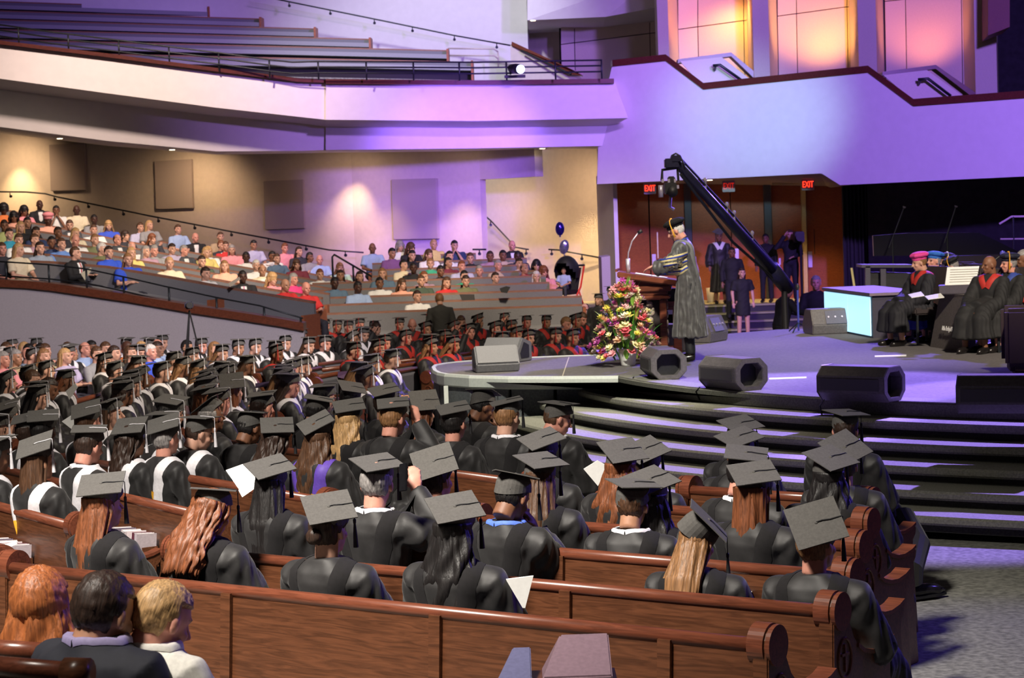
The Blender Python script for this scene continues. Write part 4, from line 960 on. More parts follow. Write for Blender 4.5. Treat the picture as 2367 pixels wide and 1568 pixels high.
# microphone booms, back stands
for x0, y0, x1, y1, lb in ((2089, 482, 2055, 573, 'tall microphone boom stand left of the pink hat'), (2209, 480, 2183, 562, 'tall microphone boom stand above the seated faculty')):
    a, b = U(x0, y0, 33)-Vector((0, 0, 0)), U(x1, y1, 33); g = Vector((b.x+.06, b.y, HS))
    o = tag(empty('boom_stand', g), lb, 'microphone stand', 'boom stands at the back')
    MB().tube([b-g, a-g], .011, 6).build('boom', m_metal, o); MB().tube([a-g-(b-a)*.01, a-g+(a-b)*.05], [.02, .03], 8).build('microphone', mc((.20, .18, .18)), o)
    k = (a-g).lerp(b-g, .75); MB().tube([(k.x, k.y, k.z), (k.x, k.y, .05)], .014, 6).build('pole', m_metal, o)
    for i in range(3): MB().tube([(k.x, k.y, .14), (k.x+.28*math.cos(i*2.1), k.y+.28*math.sin(i*2.1), .01)], .01, 5).build('leg', m_metal, o)
p = Z(1846, 768, HS); o = tag(empty('mic_stand', p), 'blue lit microphone stand beside the leaning man in a dark suit', 'microphone stand')
MB().tube([(0, 0, .02), (0, 0, .62)], .014, 8).build('pole', mc((.05, .06, .35), .4), o); MB().ell((0, 0, .66), (.03, .03, .05), 10, 6).build('microphone', m_black, o)  # blue light on the pole put into its colour
for i in range(3): MB().tube([(0, 0, .14), (.22*math.cos(i*2.1), .22*math.sin(i*2.1), .01)], .01, 5).build('leg', m_metal, o)
p = Z(2330, 700, HS+.6)
a, b = U(2318, 587, 29.5), U(2285, 612, 29.5); o = tag(empty('microphone', b), 'blue lit handheld microphone behind the bald man', 'microphone')
MB().tube([(0, 0, 0), (a-b)*.75], .016, 8).build('handle', m_black, o); MB().ell(tuple(a-b), (.045, .04, .045), 12, 8).build('capsule', mc((.12, .12, .6), .4), o, smooth=True)  # capsule colour carries the blue light painted in
# thin yellow pole leaning on the curtain
o = MB().tube([U(1976, 672, 33), U(1968, 620, 33.1)], .02, 6).build('yellow_pole', mc((.75, .65, .3))); tag(o, 'thin yellow pole leaning in front of the curtain', 'pole')
# keyboard rack and piano at the back of the stage
o = tag(empty('equipment_desk', Z(2060, 750, HS)), 'black framed equipment desk behind the glowing counter', 'desk'); l0 = o.location
for x0, x1, y0, y1 in ((1992, 2110, 612, 619), (2001, 2012, 616, 712), (2036, 2048, 622, 712)):
    MB().prism([U(x0, y0, 31.5)-l0, U(x1, y0, 31.5)-l0, U(x1, y1, 31.5)-l0, U(x0, y1, 31.5)-l0], (0, .5 if y1-y0 < 20 else .08, 0)).build('desk_top' if y1-y0 < 20 else 'leg', mc((.075, .07, .09), .4), o)
MB().prism([U(2050, 630, 31.7)-l0, U(2110, 632, 31.7)-l0, U(2110, 745, 31.7)-l0, U(2012, 745, 31.7)-l0, U(2012, 630, 31.7)-l0], (0, .3, 0)).build('side_panel', m_black, o)
o = tag(empty('grand_piano', Z(2250, 700, HS)), 'dark grand piano with its lid raised behind the faculty', 'piano'); l0 = o.location
mp = mat('piano_lacquer', (.010, .008, .022), .3, noise_amt=.1)
MB().prism([U(x, y, 34)-l0 for x, y in ((2018, 545), (2100, 539), (2262, 538), (2300, 555), (2350, 580), (2355, 590), (2020, 592))], (0, .08, 0)).build('lid', mp, o)
MB().prism([U(x, y, 33.4)-l0 for x, y in ((2200, 592), (2367, 588), (2430, 590), (2430, 640), (2200, 640))], (0, 1.2, 0)).build('body', mc((.04, .025, .06), .4), o)
for x in (2215, 2400): MB().tube([U(x, 638, 33.7)-l0, U(x, 745, 33.7)-l0], .06, 8).build('leg', mp, o)
o = tag(empty('guard_rail', U(2310, 520, 36)), 'thin dark rail high in the shadow at the right edge', 'railing'); l0 = o.location
MB().tube([U(2310, 518, 36)-l0, U(2338, 501, 36)-l0, U(2420, 500, 36)-l0], .018, 6).build('rail', m_pale, o); MB().tube([U(2312, 553, 36)-l0, U(2420, 552, 36)-l0], .015, 6).build('rail', m_pale, o)
for x in (2342, 2400): MB().tube([U(x, 500, 36)-l0, U(x+3, 620, 36)-l0], .018, 6).build('post', m_metal, o)
# draped table with lettering
o = tag(empty('draped_table', Z(2205, 810, HS)), 'tall draped grey table with white lettering between the seated faculty', 'table'); l0 = o.location
q = [Z(2150, 802, HS)-l0, Z(2232, 815, HS)-l0]; d = q[0].y+l0.y; t0 = U(2172, 682, d+.05)-l0; t1 = U(2247, 686, q[1].y+l0.y+.03)-l0
bk = Vector((.25, .60, 0)); q[0].z = q[1].z = 0; t1.z = t0.z
m_drape = mat('grey_drape', (.12, .105, .10), .85, noise_amt=.15)
MB().hexa([q[0], q[1], q[1]+bk, q[0]+bk, t0, t1, t1+bk*.8, t0+bk*.8]).build('drape', m_drape, o)
MB().hexa([t0+Vector((-.02, -.02, 0)), t1+Vector((.02, -.02, 0)), t1+bk*.85, t0+bk*.85, t0+Vector((-.02, -.02, .03)), t1+Vector((.02, -.02, .03)), t1+bk*.85+Vector((0, 0, .03)), t0+bk*.85+Vector((0, 0, .03))]).build('table_top', m_drape, o)
tx = (q[1]-q[0]).normalized(); ty = ((t0+t1)/2-(q[0]+q[1])/2).normalized(); tz = tx.cross(ty).normalized(); ty = tz.cross(tx)
tt = text('Dallas Theological Seminary', .085, mc((.8, .8, .78))); tt.parent = o; tt.name = 'lettering'
mt = Matrix((tx, ty, tz)).transposed().to_4x4(); mt.translation = (q[0]+q[1])/2*.5+(t0+t1)/2*.5+tz*.045+tx*.07-ty*.08; tt.matrix_local = mt @ Matrix.Diagonal((.5, 1, 1, 1))
bx = tag(empty('lap_desk', l0+(t0+t1)/2+Vector((.06, .15, .03))), 'dark box holding a tilted white printed sheet on the draped table', 'box')
MB().box((0, 0, .055), (.46, .34, .11), R(-10)).build('case', mc((.07, .06, .08)), bx, bevel=.008)
MB().hexa([(-.16, -.02, .11), (.22, -.02, .11), (.22, .0, .11), (-.16, .0, .11), (-.10, .10, .33), (.30, .10, .33), (.30, .12, .33), (-.10, .12, .33)]).build('sheet', m_paper, bx)
for k in range(6): MB().prism([(-.10+k*.006, .0+k*.016-.006, .145+k*.03), (.24+k*.01, .0+k*.016-.006, .145+k*.03), (.24+k*.01, .002+k*.016-.006, .152+k*.03), (-.10+k*.006, .002+k*.016-.006, .152+k*.03)], (0, -.003, 0)).build('text_line', mc((.45, .45, .4)), bx)
# balloons tied to the pushchair
for x, y, sx, sy, c, lb in ((1294, 529, .095, .145, (.05, .03, .45), 'shiny dark violet foil balloon floating highest'), (1304, 571, .10, .155, (.45, .40, .75), 'silver lilac foil balloon just below the violet one')):
    o = tag(empty('balloon', U(x, y, 44)), lb, 'balloon', 'foil balloons above the pushchair')
    MB().ell((0, 0, 0), (sx, sx*.55 if c[2] > .5 else sx*.9, sy), 20, 14, rot=Matrix.Rotation(R(12 if c[2] > .5 else 0), 3, 'Y')).tube([(0, 0, -sy+.01), (0, 0, -sy-.03)], [.012, .022], 8).build('skin', mat('foil', c, .18, metal=.85, noise_amt=.08), o, smooth=True)
    e = U(1308 if c[2] > .5 else 1297, 640, 44)-o.location; MB().tube([(0, 0, -sy-.02), tuple(e*.6), tuple(e)], .004, 4).build('ribbon', mc((.5, .45, .5)), o)
# pier at the end of the far stair
p0, p1 = U(1390, 595, 46), U(1410, 592, 46); struct('trim_61', MB().prism([(p0.x, 46, -.5), (p1.x, 46, -.5), (p1.x, 46, p1.z), (p0.x, 46, p0.z)], (0, 1.5, 0)), mc((.42, .35, .42)))
p0, p1 = U(1372, 585, 46.6), U(1394, 596, 46.1)

# paper lying on the carpet and black stair block
o = MB().prism([Z(2073, 1503, .01), Z(2122, 1494, .01), Z(2083, 1486, .01), Z(2070, 1488, .01)], (0, 0, -.004)).build('program', m_paper); tag(o, 'pale folded program lying on the carpet by the pew end', 'paper')
# ------------------------------------------------------------ wooden pews
END = [(-.16, 0), (-.15, .35), (-.12, .62), (-.11, .84)]+[(-.035+.078*math.cos(a), .865+.078*math.sin(a)) for a in [math.pi*(1-.125*i) for i in range(0, 10)]]+[(.055, .80), (.09, .735), (.15, .68), (.24, .645), (.34, .635), (.43, .648), (.475, .665), (.50, .64), (.49, .60), (.455, .57), (.45, .50), (.47, .30), (.50, 0)]
def pew_end(o, x, sg, y0=0):
    th = .075; me = MB().prism([(x, y, z) for y, z in END], (th*sg, 0, 0))
    e = me.build('end_panel', m_pew, o, bevel=.006)
    # turned scroll rings and arm cap
    MB().tube([(x-.02*sg, -.035, .865), (x+.055*sg, -.035, .865)], .088, 32).tube([(x+.065*sg, -.035, .865), (x+.085*sg, -.035, .865)], .084, 32).build('scroll', m_pewrail, o, smooth=False)
    MB().prism([(x-.008*sg, y, z+.003) for y, z in [(.12, .70), (.18, .665), (.26, .645), (.34, .64), (.43, .653), (.485, .672), (.485, .655), (.43, .635), (.34, .62), (.26, .625), (.18, .645), (.12, .68)]], (.09*sg, 0, 0)).build('arm_cap', m_pewrail, o)
    if x*sg > 0 or True:
        xe = x+th*sg; mb = MB(); mb.tube([(xe+.002*sg, -.01+.062*math.cos(a), .66+.085*math.sin(a)) for a in np.linspace(0, 2*math.pi, 25)], .006, 6, caps=False)
        mb.box((xe+.003*sg, -.01, .66), (.008, .012, .12)).box((xe+.003*sg, -.01, .675), (.008, .07, .012))
        mb.build('emblem', m_pewrail, e)
def pew(A, B, label, group, nseg=None, cuts=None, racks=(), hgt=None, ends='both', sc=1):
    A = (A[0]*sc, A[1]*sc); B = (B[0]*sc, B[1]*sc)
    A = Vector((*A[:2], 0)); B = Vector((*B[:2], 0)); mid = (A+B)/2; L = (B-A).length
    rz = math.atan2(B.y-A.y, B.x-A.x); fzm = fz(mid.y); o = empty('church_pew', (mid.x, mid.y, fzm), rz); h = L/2
    k = 1.038 if sc != 1 else 1.0; cuts = [c*sc for c in cuts] if cuts else None
    o.scale = (1, 1, k)
    cuts = cuts or [i*L/max(1, round(L/1.35)) for i in range(max(1, round(L/1.35))+1)]
    for c0, c1 in zip(cuts, cuts[1:]):
        e1 = c1-.055 if c1 < L-.05 else L
        MB().hexa([(-h+c0+.008, -.155, .10), (-h+e1, -.155, .10), (-h+e1, -.13, .10), (-h+c0+.008, -.13, .10), (-h+c0+.008, -.095, .86), (-h+e1, -.095, .86), (-h+e1, -.07, .86), (-h+c0+.008, -.07, .86)]).build('back_panel', m_pew, o)
        if c1 < L-.05: MB().hexa([(-h+c1-.055, -.178, .06), (-h+c1+.008, -.178, .06), (-h+c1+.008, -.13, .06), (-h+c1-.055, -.13, .06), (-h+c1-.055, -.118, .86), (-h+c1+.008, -.118, .86), (-h+c1+.008, -.07, .86), (-h+c1-.055, -.07, .86)]).build('stile', m_pew, o)
    MB().tube([(-h, -.075, .865), (h, -.075, .865)], .032, 14).build('top_rail', m_pewrail, o, smooth=True)
    MB().box((0, -.148, .05), (L, .035, .10)).build('plinth', m_pew, o)
    MB().prism([(-h, -.10, .40), (-h, .42, .42), (-h, .44, .45), (-h, .40, .475), (-h, -.08, .455)], (L, 0, 0)).build('seat', mc((.10, .10, .12), .9), o)
    MB().prism([(-h, -.11, .47), (-h, -.06, .47), (-h, -.03, .80), (-h, -.07, .84)], (L, 0, 0)).build('back_cushion', mc((.10, .10, .12), .9), o)
    if ends in ('both', 'left'): pew_end(o, -h, -1)
    if ends in ('both', 'right'): pew_end(o, h, 1)
    for t in racks:
        x = -h+t; MB().box((x, -.20, .50), (.46, .10, .015)).box((x, -.25, .53), (.46, .012, .06)).box((x-.23, -.20, .56), (.012, .11, .13)).box((x+.23, -.20, .56), (.012, .11, .13)).build('book_rack', m_pew, o)
    return tag(o, label, 'pew', group)
PW = {}
CP = [((-2.83, 11.70), (1.05, 8.92), [0, 1.72, 3.08, 4.36, 4.77], 'long wooden pew nearest the camera, broad grained back panels'),
      ((-1.95, 12.07), (1.44, 9.62), None, 'wooden pew with a grey card holder on its back, second in centre'),
      ((-1.05, 12.50), (1.66, 10.52), None, 'dark wooden pew third from the front edge of the picture'),
      ((-.20, 12.95), (1.86, 11.42), None, 'dark wooden pew fourth from the front edge of the picture'),
      ((.62, 13.35), (2.05, 12.25), None, 'short wooden pew behind the two front wedge pews'),
      ((1.21, 13.95), (2.22, 13.15), None, 'shortest wooden pew, first row before the stage steps')]
for i, (a, b, c, lb) in enumerate(CP): PW['C%d' % i] = pew(a, b, lb, 'wooden pews of the centre block', cuts=c, sc=.955)
o = tag(empty('card_holder', (0, 0, 0)), 'grey card holder fixed to the back of the second pew', 'holder'); o.matrix_world = PW['C1'].matrix_basis @ T_(.88, -.20, .62)
MB().box((0, .0, 0), (.13, .012, .20)).build('back_plate', mc((.30, .28, .30), .4), o); MB().box((-.075, -.01, -.03), (.012, .03, .16)).box((.075, -.01, -.03), (.012, .03, .16)).build('side_lip', m_push, o); MB().box((0, -.008, .10), (.13, .016, .035)).build('card', mc((.25, .33, .36)), o)
dl = Vector((-.556, .83))
LP_ = [((-2.98, 11.95), 'pew end rail at the left edge beside the nearest long pew'), ((-2.85, 13.5), 'wooden pew with a book rack at the left edge of the picture'), ((-2.07, 13.87), 'wooden pew with leaning hymnals in its rack, left block'), ((-1.3, 14.42), 'wooden pew ending below the long haired graduate, left block'), ((.12, 15.08), 'wooden pew of the left block just before the steps')]
for i, ((x, y), lb) in enumerate(LP_):
    d2 = dl if i < 3 else Vector((-.6, .8)) ; L = 5.2 if i else 3
    PW['L%d' % i] = pew((x+d2.x*L, y+d2.y*L), (x, y), lb, 'wooden pews of the left block', racks=(L*.955-.75, L*.955-1.9) if i in (1, 2, 3) else (), sc=.955)
for i in (1, 2):
    base = PW['L%d' % i]; L = 5.2
    for j, (dx, tl, c) in enumerate([(-.19, 4, (.50, .42, .45)), (-.13, -6, (.16, .13, .18)), (-.05, 14, (.55, .50, .52)), (.06, -20, (.52, .44, .46)), (.14, 8, (.12, .03, .05)), (.19, 2, (.5, .44, .48))]):
        o = empty('hymnal', (0, 0, 0)); o.matrix_world = base.matrix_basis @ T_(L*.955/2-.75+dx, -.215, .61) @ RY(tl) @ RX(-4)
        MB().box((-.019, 0, 0), (.004, .14, .20)).box((.019, 0, 0), (.004, .14, .20)).box((0, -.068, 0), (.04, .004, .20)).build('cover', mc(c, .5), o); MB().box((0, .003, 0), (.032, .13, .192)).build('pages', m_paper, o)
        tag(o, ['%s hymnal in the rack of the %s', ][0] % (['leftmost pinkish', 'second, slim dark', 'third, pale leaning', 'fourth, strongly tilted pinkish', 'fifth, dark red', 'rightmost mauve'][j], ['', 'pew at the left picture edge', 'left block pew with leaning hymnals'][i]), 'book', 'hymnals in the pew racks')
def arcpew(r, a0, a1, lb, grp, n=3):
    C = Vector((9, 24)); mids = []
    pts = [Vector((C.x+r*math.cos(R(a)), C.y+r*math.sin(R(a)))) for a in np.linspace(a0, a1, n+1)]
    # seen from behind the sitter's left is the lower angle side; local +y must face the stage
    for i in range(n):
        A, B = pts[i+1], pts[i]
        pew((A.x, A.y), (B.x, B.y), lb % ['near', 'middle', 'far'][i*2//max(1, n-1) if n > 1 else 0] if '%s' in lb else lb, grp, ends='both' if n == 1 else ('right' if i == 0 else ('left' if i == n-1 else 'none')))
words = ['first', 'second', 'third', 'fourth', 'fifth', 'sixth', 'seventh', 'eighth', 'ninth', 'tenth', 'eleventh', 'twelfth', 'thirteenth', 'fourteenth', 'fifteenth', 'sixteenth', 'seventeenth', 'eighteenth', 'nineteenth', 'twentieth']
for k in range(6): arcpew(10.9+.85*k, 194, 168, words[k]+' wooden pew back from the platform, middle left block, %s stretch', 'wooden pews of the middle left block')
for k in range(6): arcpew(10.75+.85*k, 160, 136, words[k]+' wooden pew back from the platform, far block, %s stretch', 'wooden pews of the far block')
# stray pew rails at the bottom left corner, on the raised floor
Zr = U(168, 1556, 5.8); pz = U(-120, 1530, 6.1)
o = tag(empty('pew_end_rail', (Zr.x-.3, 5.9, fz(5.9))), 'dark red pew rail cutting the bottom left corner of the picture', 'pew'); l0 = o.location
MB().tube([pz-l0, Zr-l0], .030, 12).build('top_rail', m_pewrail, o, smooth=True); MB().tube([Zr-l0-Vector((.02, 0, 0)), Zr-l0+Vector((.05, -.02, .0))], .045, 14).build('scroll', m_pew, o, smooth=True)
MB().prism([pz-l0-Vector((0, 0, .02)), Zr-l0-Vector((0, 0, .02)), Vector((Zr.x, Zr.y, fz(5.9)))-l0, Vector((pz.x, pz.y, fz(5.9)))-l0], (0, .03, 0)).build('back_panel', m_pew, o)
Xr = U(110, 1510, 7.02); px_ = U(-100, 1494, 7.2)
o = tag(empty('church_pew', (Xr.x-.4, 7.3, fz(7.3))), 'brown pew back behind the red haired woman, bottom left', 'pew'); l0 = o.location
MB().tube([px_-l0, Xr-l0], .034, 12).build('top_rail', m_pewrail, o, smooth=True)
MB().prism([px_-l0-Vector((0, 0, .02)), Xr-l0-Vector((0, 0, .02)), Vector((Xr.x, Xr.y, fz(7.3)))-l0, Vector((px_.x, px_.y, fz(7.3)))-l0], (0, .03, 0)).build('back_panel', m_pew, o)
# books at the bottom edge, on a stand below the frame
g = Vector((U(1300, 1560, 8.0).x, 8.0, fz(8.0))); o = tag(empty('book_stand', g), 'wooden stand under the mauve book at the bottom edge', 'stand')
zt = U(1330, 1568, 7.9).z-.03
MB().box((0, 0, (zt-g.z)/2), (.10, .10, zt-g.z)).box((0, 0, zt-g.z), (.42, .30, .02)).build('stand_body', m_pew, o)
o = tag(empty('book', (g.x+.02, g.y, zt+.012)), 'thick mauve hardback book at the bottom edge, below the long pew', 'book')
MB().hexa([(-.10, -.13, 0), (.17, -.13, 0), (.17, .15, 0), (-.10, .15, 0), (-.10, -.13, .03), (.17, -.13, .03), (.17, .15, .14), (-.02, .15, .14)]).build('cover', mc((.19, .12, .15), .6), o, bevel=.006)
o = tag(empty('book', (g.x-.17, g.y-.02, zt+.012)), 'slim dark notebook with a pale edge left of the mauve book', 'book')
MB().hexa([(-.09, -.10, 0), (.05, -.10, 0), (.05, .14, 0), (-.04, .14, 0), (-.09, -.10, .015), (.05, -.10, .015), (.05, .14, .10), (-.02, .14, .10)]).build('cover', mc((.12, .12, .22), .4), o, bevel=.004)
# ------------------------------------------------------------ grey tiers
GR = []
for k, (y, xr) in enumerate([(714, 1345), (694, 1345), (678, 1300), (661, 1270), (645, 1262), (631, 1235), (617, 1222), (602, 1218), (588, 1100)]):
    d = 40.5+1.05*k; a = U(722 if k < 5 else (860 if k < 8 else 905), y-(0 if k < 2 else 0), d); b = U(xr, y, d)
    a.z = b.z = (a.z+b.z)/2
    sofapew('grey_pew', a, b, .84, ['lowest', 'second lowest', 'third lowest', 'fourth lowest', 'middle', 'fourth highest', 'third highest', 'second highest', 'highest'][k]+' grey pew right of the aisle, facing the stage', 'grey pews of the right tier')
    GR.append((d, a.z-.84)); p = a; q = b
    struct('tier_step', MB().prism([(p.x-.3, p.y+.55, p.z-.84), (q.x+.3, q.y+.55, q.z-.84), (q.x+.3, q.y-.52, q.z-.84), (p.x-.3, p.y-.52, p.z-.84)], (0, 0, -.6 if k < 4 else -1.4)), m_carpet)
R0 = [(-60, 597), (120, 604), (250, 615), (400, 640), (520, 662), (728, 697)]; RL = [(-60, 470), (120, 505), (300, 545), (470, 574), (640, 603), (830, 640)]
def tierrow(t):
    return [(a[0]*(1-t)+b[0]*t, a[1]*(1-t)+b[1]*t) for a, b in zip(R0, RL)]
def tdepth(t): return 38+13*t
NT = 6
for k in range(NT+1):
    t = k/NT; d = tdepth(t); P = [U(x, y, d+ (0 if t > .5 else -(x-300)*.0030*(1-2*t))) for x, y in tierrow(t)]
    nm = (words[k] if k < NT else 'highest')
    for j in range(0, 5):
        a, b = P[j], P[j+1]
        sofapew('grey_pew', a, b, .84, '%s grey pew row up from the parapet, %s stretch from left' % (nm, words[j]), 'grey pews of the left tier', ends=(j == 4), seat=.5)
        struct('tier_step', MB().prism([(a.x, a.y+1.3, a.z-.84), (b.x, b.y+1.3, b.z-.84), (b.x, b.y-.52, b.z-.84), (a.x, a.y-.52, a.z-.84)], (0, 0, -.9)), m_carpet)
# curved parapet in front of the left tier
PC = [(-30, 651), (60, 655), (120, 661), (300, 687), (450, 713), (560, 729), (650, 743), (702, 753)]
dP = lambda x: 36.4-(x-0)*.0028
ribbon([(x, y-6) for x, y in PC], dP, .13, .45, 'trim_70', m_pewrail)
mb = MB()
for (x0, y0), (x1, y1) in zip(PC, PC[1:]):
    a, b = U(x0, y0, dP(x0)), U(x1, y1, dP(x1)); mb.prism([a, b, Vector((b.x, b.y, -.6)), Vector((a.x, a.y, -.6))], (0, .2, 0))
struct('wall_parapet', mb, mat('parapet_paint', (.46, .42, .46), .8, noise_amt=.04))
railing('parapet_rail', [(-30, 603), (112, 612), (199, 622), (285, 640), (380, 662), (500, 688), (600, 707), (700, 736)], lambda x: dP(x)+.2, [.0, .25], [13, 112, 199, 285, 390, 500, 610, 695], .014, 'thin dark rail running above the curved brown parapet cap', .02, .40)
# ------------------------------------------------------------ people
FIT = {'N1':(-0.928,10.131,1.302,0.032,-0.475,0.879,0.495,0.771,0.399),
'N2':(-0.301,9.878,1.316,0.016,-0.41,0.912,0.468,0.809,0.355),
'N3':(-0.771,11.449,1.361,0.059,-0.232,0.971,0.28,0.937,0.207),
'N4':(-0.47,11.802,1.313,-0.143,-0.613,0.777,0.513,0.626,0.588),
'N5':(-1.434,12.017,1.292,-0.033,-0.351,0.936,0.295,0.891,0.344),
'N6':(-1.424,14.769,1.276,-0.314,-0.366,0.876,0.383,0.795,0.47),
'N7':(-1.731,15.05,1.238,0.07,-0.364,0.929,0.609,0.753,0.249),
'N8':(-1.286,16.101,1.271,-0.05,-0.309,0.95,0.556,0.781,0.284),
'N9':(-0.912,15.561,1.327,-0.045,-0.218,0.975,0.644,0.74,0.195),
'N10':(-0.742,17.154,1.197,0.139,-0.607,0.783,0.533,0.712,0.457),
'N11':(-0.46,15.57,1.272,-0.109,-0.23,0.967,0.549,0.797,0.251),
'N13':(-0.061,15.514,1.313,-0.182,-0.047,0.982,0.614,0.775,0.151),
'N15':(0.161,12.892,1.305,-0.157,-0.309,0.938,0.355,0.868,0.346),
'N16':(0.142,11.821,1.297,0.128,-0.212,0.969,0.228,0.957,0.179),
'N18':(0.638,12.36,1.275,0.128,-0.44,0.889,0.382,0.849,0.365),
'N19':(0.8,12.798,1.224,-0.091,-0.434,0.896,0.26,0.858,0.442),
'N20':(0.72,11.13,1.253,-0.012,-0.363,0.932,0.193,0.914,0.358),
'N21':(0.624,11.022,1.251,0.099,-0.065,0.993,0.416,0.909,0.018),
'N22':(0.915,9.926,1.202,0.716,-0.096,0.692,0.561,0.668,-0.488),
'N23':(1.53,14.027,1.237,0.033,-0.304,0.952,0.306,0.91,0.28),
'N24':(1.436,13.28,1.23,-0.094,-0.312,0.945,0.308,0.894,0.325),
'N26':(1.243,10.831,1.309,-0.043,-0.347,0.937,0.607,0.736,0.3),
'N27':(2.28,14.233,1.267,0.096,-0.07,0.993,0.288,0.957,0.04),
'N28':(1.989,12.477,1.233,0.1,-0.597,0.796,0.162,0.799,0.579),
'N29':(1.799,11.818,1.253,0.139,-0.369,0.919,0.15,0.925,0.349),
'N30':(1.365,9.457,1.243,-0.164,-0.699,0.696,0.558,0.516,0.65),
'N31':(-2.226,11.061,1.342,-0.05,-0.361,0.931,0.67,0.679,0.3),
'L1':(-3.167,13.615,1.303,-0.28,-0.43,0.858,0.614,0.607,0.504),
'L2':(-2.978,14.466,1.315,0.043,-0.107,0.993,0.615,0.787,0.058),
'L3':(-2.879,15.457,1.234,-0.113,-0.391,0.913,0.765,0.553,0.331),
'L4':(-2.61,15.351,1.251,-0.223,-0.369,0.902,0.601,0.676,0.425),
'L6b':(-3.692,16.204,1.265,0.024,-0.277,0.961,0.571,0.793,0.214),
'L7':(-3.452,16.671,1.265,-0.189,-0.409,0.893,0.578,0.689,0.438),
'L8':(-2.864,17.274,1.268,0.063,-0.215,0.975,0.901,0.432,0.037),
'M2':(-1.102,17.59,1.261,-0.098,-0.268,0.958,0.453,0.845,0.283),
'M3':(-1.443,18.503,1.222,0.295,-0.256,0.92,0.456,0.884,0.1),
'M7':(-2.747,20.206,1.186,-0.008,-0.573,0.819,0.599,0.654,0.463),
'M9':(-2.221,28.564,1.161,0.25,-0.448,0.858,0.892,-0.239,-0.385)}
CC = Vector((9, 24, 0)); TAKEN = []
WH = mc((.78, .76, .80), .8); GOLD = mc((.75, .36, .02), .6); PUR = mc((.12, .06, .42), .6); REDH = mc((.48, .03, .022), .7); BLK = m_black
def faceC(x, y): d = CC-Vector((x, y, 0)); return math.atan2(d.y, d.x)-math.pi/2          # rz so that +Y looks at the stage
def q5(a, s=10): return int(round(a/s)*s)
def grad(P, n, f, skin='light', hair='short', hcol='dark', hood=None, lining=None, tas=BLK, arms='lap', label=None, near=True, pitch=None, top='gown', topm=None, collar=None, brz=None, seed=0, group=None, floor=None):
    P = Vector(P); n = Vector(n).normalized(); f = Vector(f).normalized(); r = f.cross(n).normalized(); f = n.cross(r)
    cy = math.atan2(f.y, f.x)-math.pi/2; rz = faceC(P.x, P.y) if brz is None else brz
    yw = math.degrees((cy-rz+math.pi) % (2*math.pi)-math.pi); yw = max(-50, min(50, yw)); yq = q5(yw*.8, 15)
    if brz is None: rz = cy-R(yq)
    tb = math.degrees(math.asin(max(-1, min(1, -n.dot(Vector((f.x, f.y, 0)).normalized())))))        # board tilt back
    if pitch is None: pitch = max(0, min(35, 18-tb))
    p = pose(pitch=q5(pitch, 8), yaw=yq, arms=arms)
    HT = frames(p)[2]; hc = HT.translation; hw = P-(n*.55+Vector((0, 0, .45))).normalized()*.126
    fl = fz(P.y) if floor is None else floor
    s = (hw.z-fl)/hc.z; Rm = Matrix.Rotation(rz, 3, 'Z'); o = hw-Rm @ (hc*s); o.z = fl
    s = max(.85, min(1.1, s)); M = Matrix.Translation(o) @ Matrix.Rotation(rz, 4, 'Z') @ Matrix.Scale(s, 4)
    CW = Matrix((r, f, n)).transposed().to_4x4(); CW.translation = P+(Vector((0, 0, 0)))
    TAKEN.append((P.x, P.y))
    q = person(o, rz, p, skin, hair, hcol, top, topm or m_gown, near=near, cap=(0, 0, 0), tas=tas, hood=hood, lining=lining, collar=collar, capT=M.inverted() @ CW, scale=s, hseed=seed)
    return tag(q, label, 'person', group)
def pxcap(px, py, tilt=16, yo=12, roll=0, h=1.31, **k):
    z = fz(20)+h
    for _ in range(4): P = Z(px, py, z); z = fz(P.y)+h
    a = faceC(P.x, P.y)+R(yo); f = Vector((-math.sin(a), math.cos(a), 0)); r = Vector((f.y, -f.x, 0))
    n = (Vector((0, 0, 1))*math.cos(R(tilt))-f*math.sin(R(tilt))); n = (n+r*math.sin(R(roll))).normalized()
    return grad(P, n, f, **k)
def sitter(px, py, d=None, skin='light', hair='short', hcol='brown', top='shirt', col=(.6, .6, .6), arms='lap', pitch=0, look=0, yo=0, label=None, group=None, near=False, tie=None, collar=None, floor=None, scale=None, legc=(.03, .03, .045), seed=0, hood=None, topm=None, rz=None, lining=None, name=None, hunch=0):
    p = pose(pitch=pitch, yaw=look, arms=arms, roll=99 if hunch else 0); HT = frames(p)[2]; hc = HT.translation
    if d is None:
        z = fz(20)+hc.z
        for _ in range(4): P = Z(px, py, z); z = fz(P.y)+hc.z
    else: P = U(px, py, d)
    a = (faceC(P.x, P.y)+R(yo)) if rz is None else rz
    s = scale or 1.0; fl = floor
    if d is not None and floor is None: fl = P.z-hc.z*s
    elif floor is not None: s = scale or max(.85, min(1.1, (P.z-fl)/hc.z))
    else: fl = fz(P.y)
    o = Vector((P.x, P.y, 0))-Matrix.Rotation(a, 3, 'Z') @ (hc*s); o.z = fl
    TAKEN.append((P.x, P.y))
    q = person(o, a, p, skin, hair, hcol, top, topm or mc(col, .8), near=near, tie=tie, collar=collar, scale=s, legm=mc(legc, .8) if top in ('shirt', 'jacket') else None, hseed=seed, hood=hood, lining=lining)
    return tag(q, label, 'person', group)
GW = dict(hood=m_velvet)
GG = dict(hood=m_velvet, lining=(GOLD, PUR))
def N(k, **kw): f = FIT[k]; return grad(f[:3], f[3:6], f[6:9], **kw)
G1 = 'graduates in the centre block'
N('N1', hair='bun', hcol='dark', label='graduate with a low dark bun and grey board, third from left in nearest pew', group=G1, **GG)
N('N2', hair='wavy', hcol='black', skin='tan', label='graduate with long wavy black hair holding a white program, nearest long pew', group=G1, **GG)
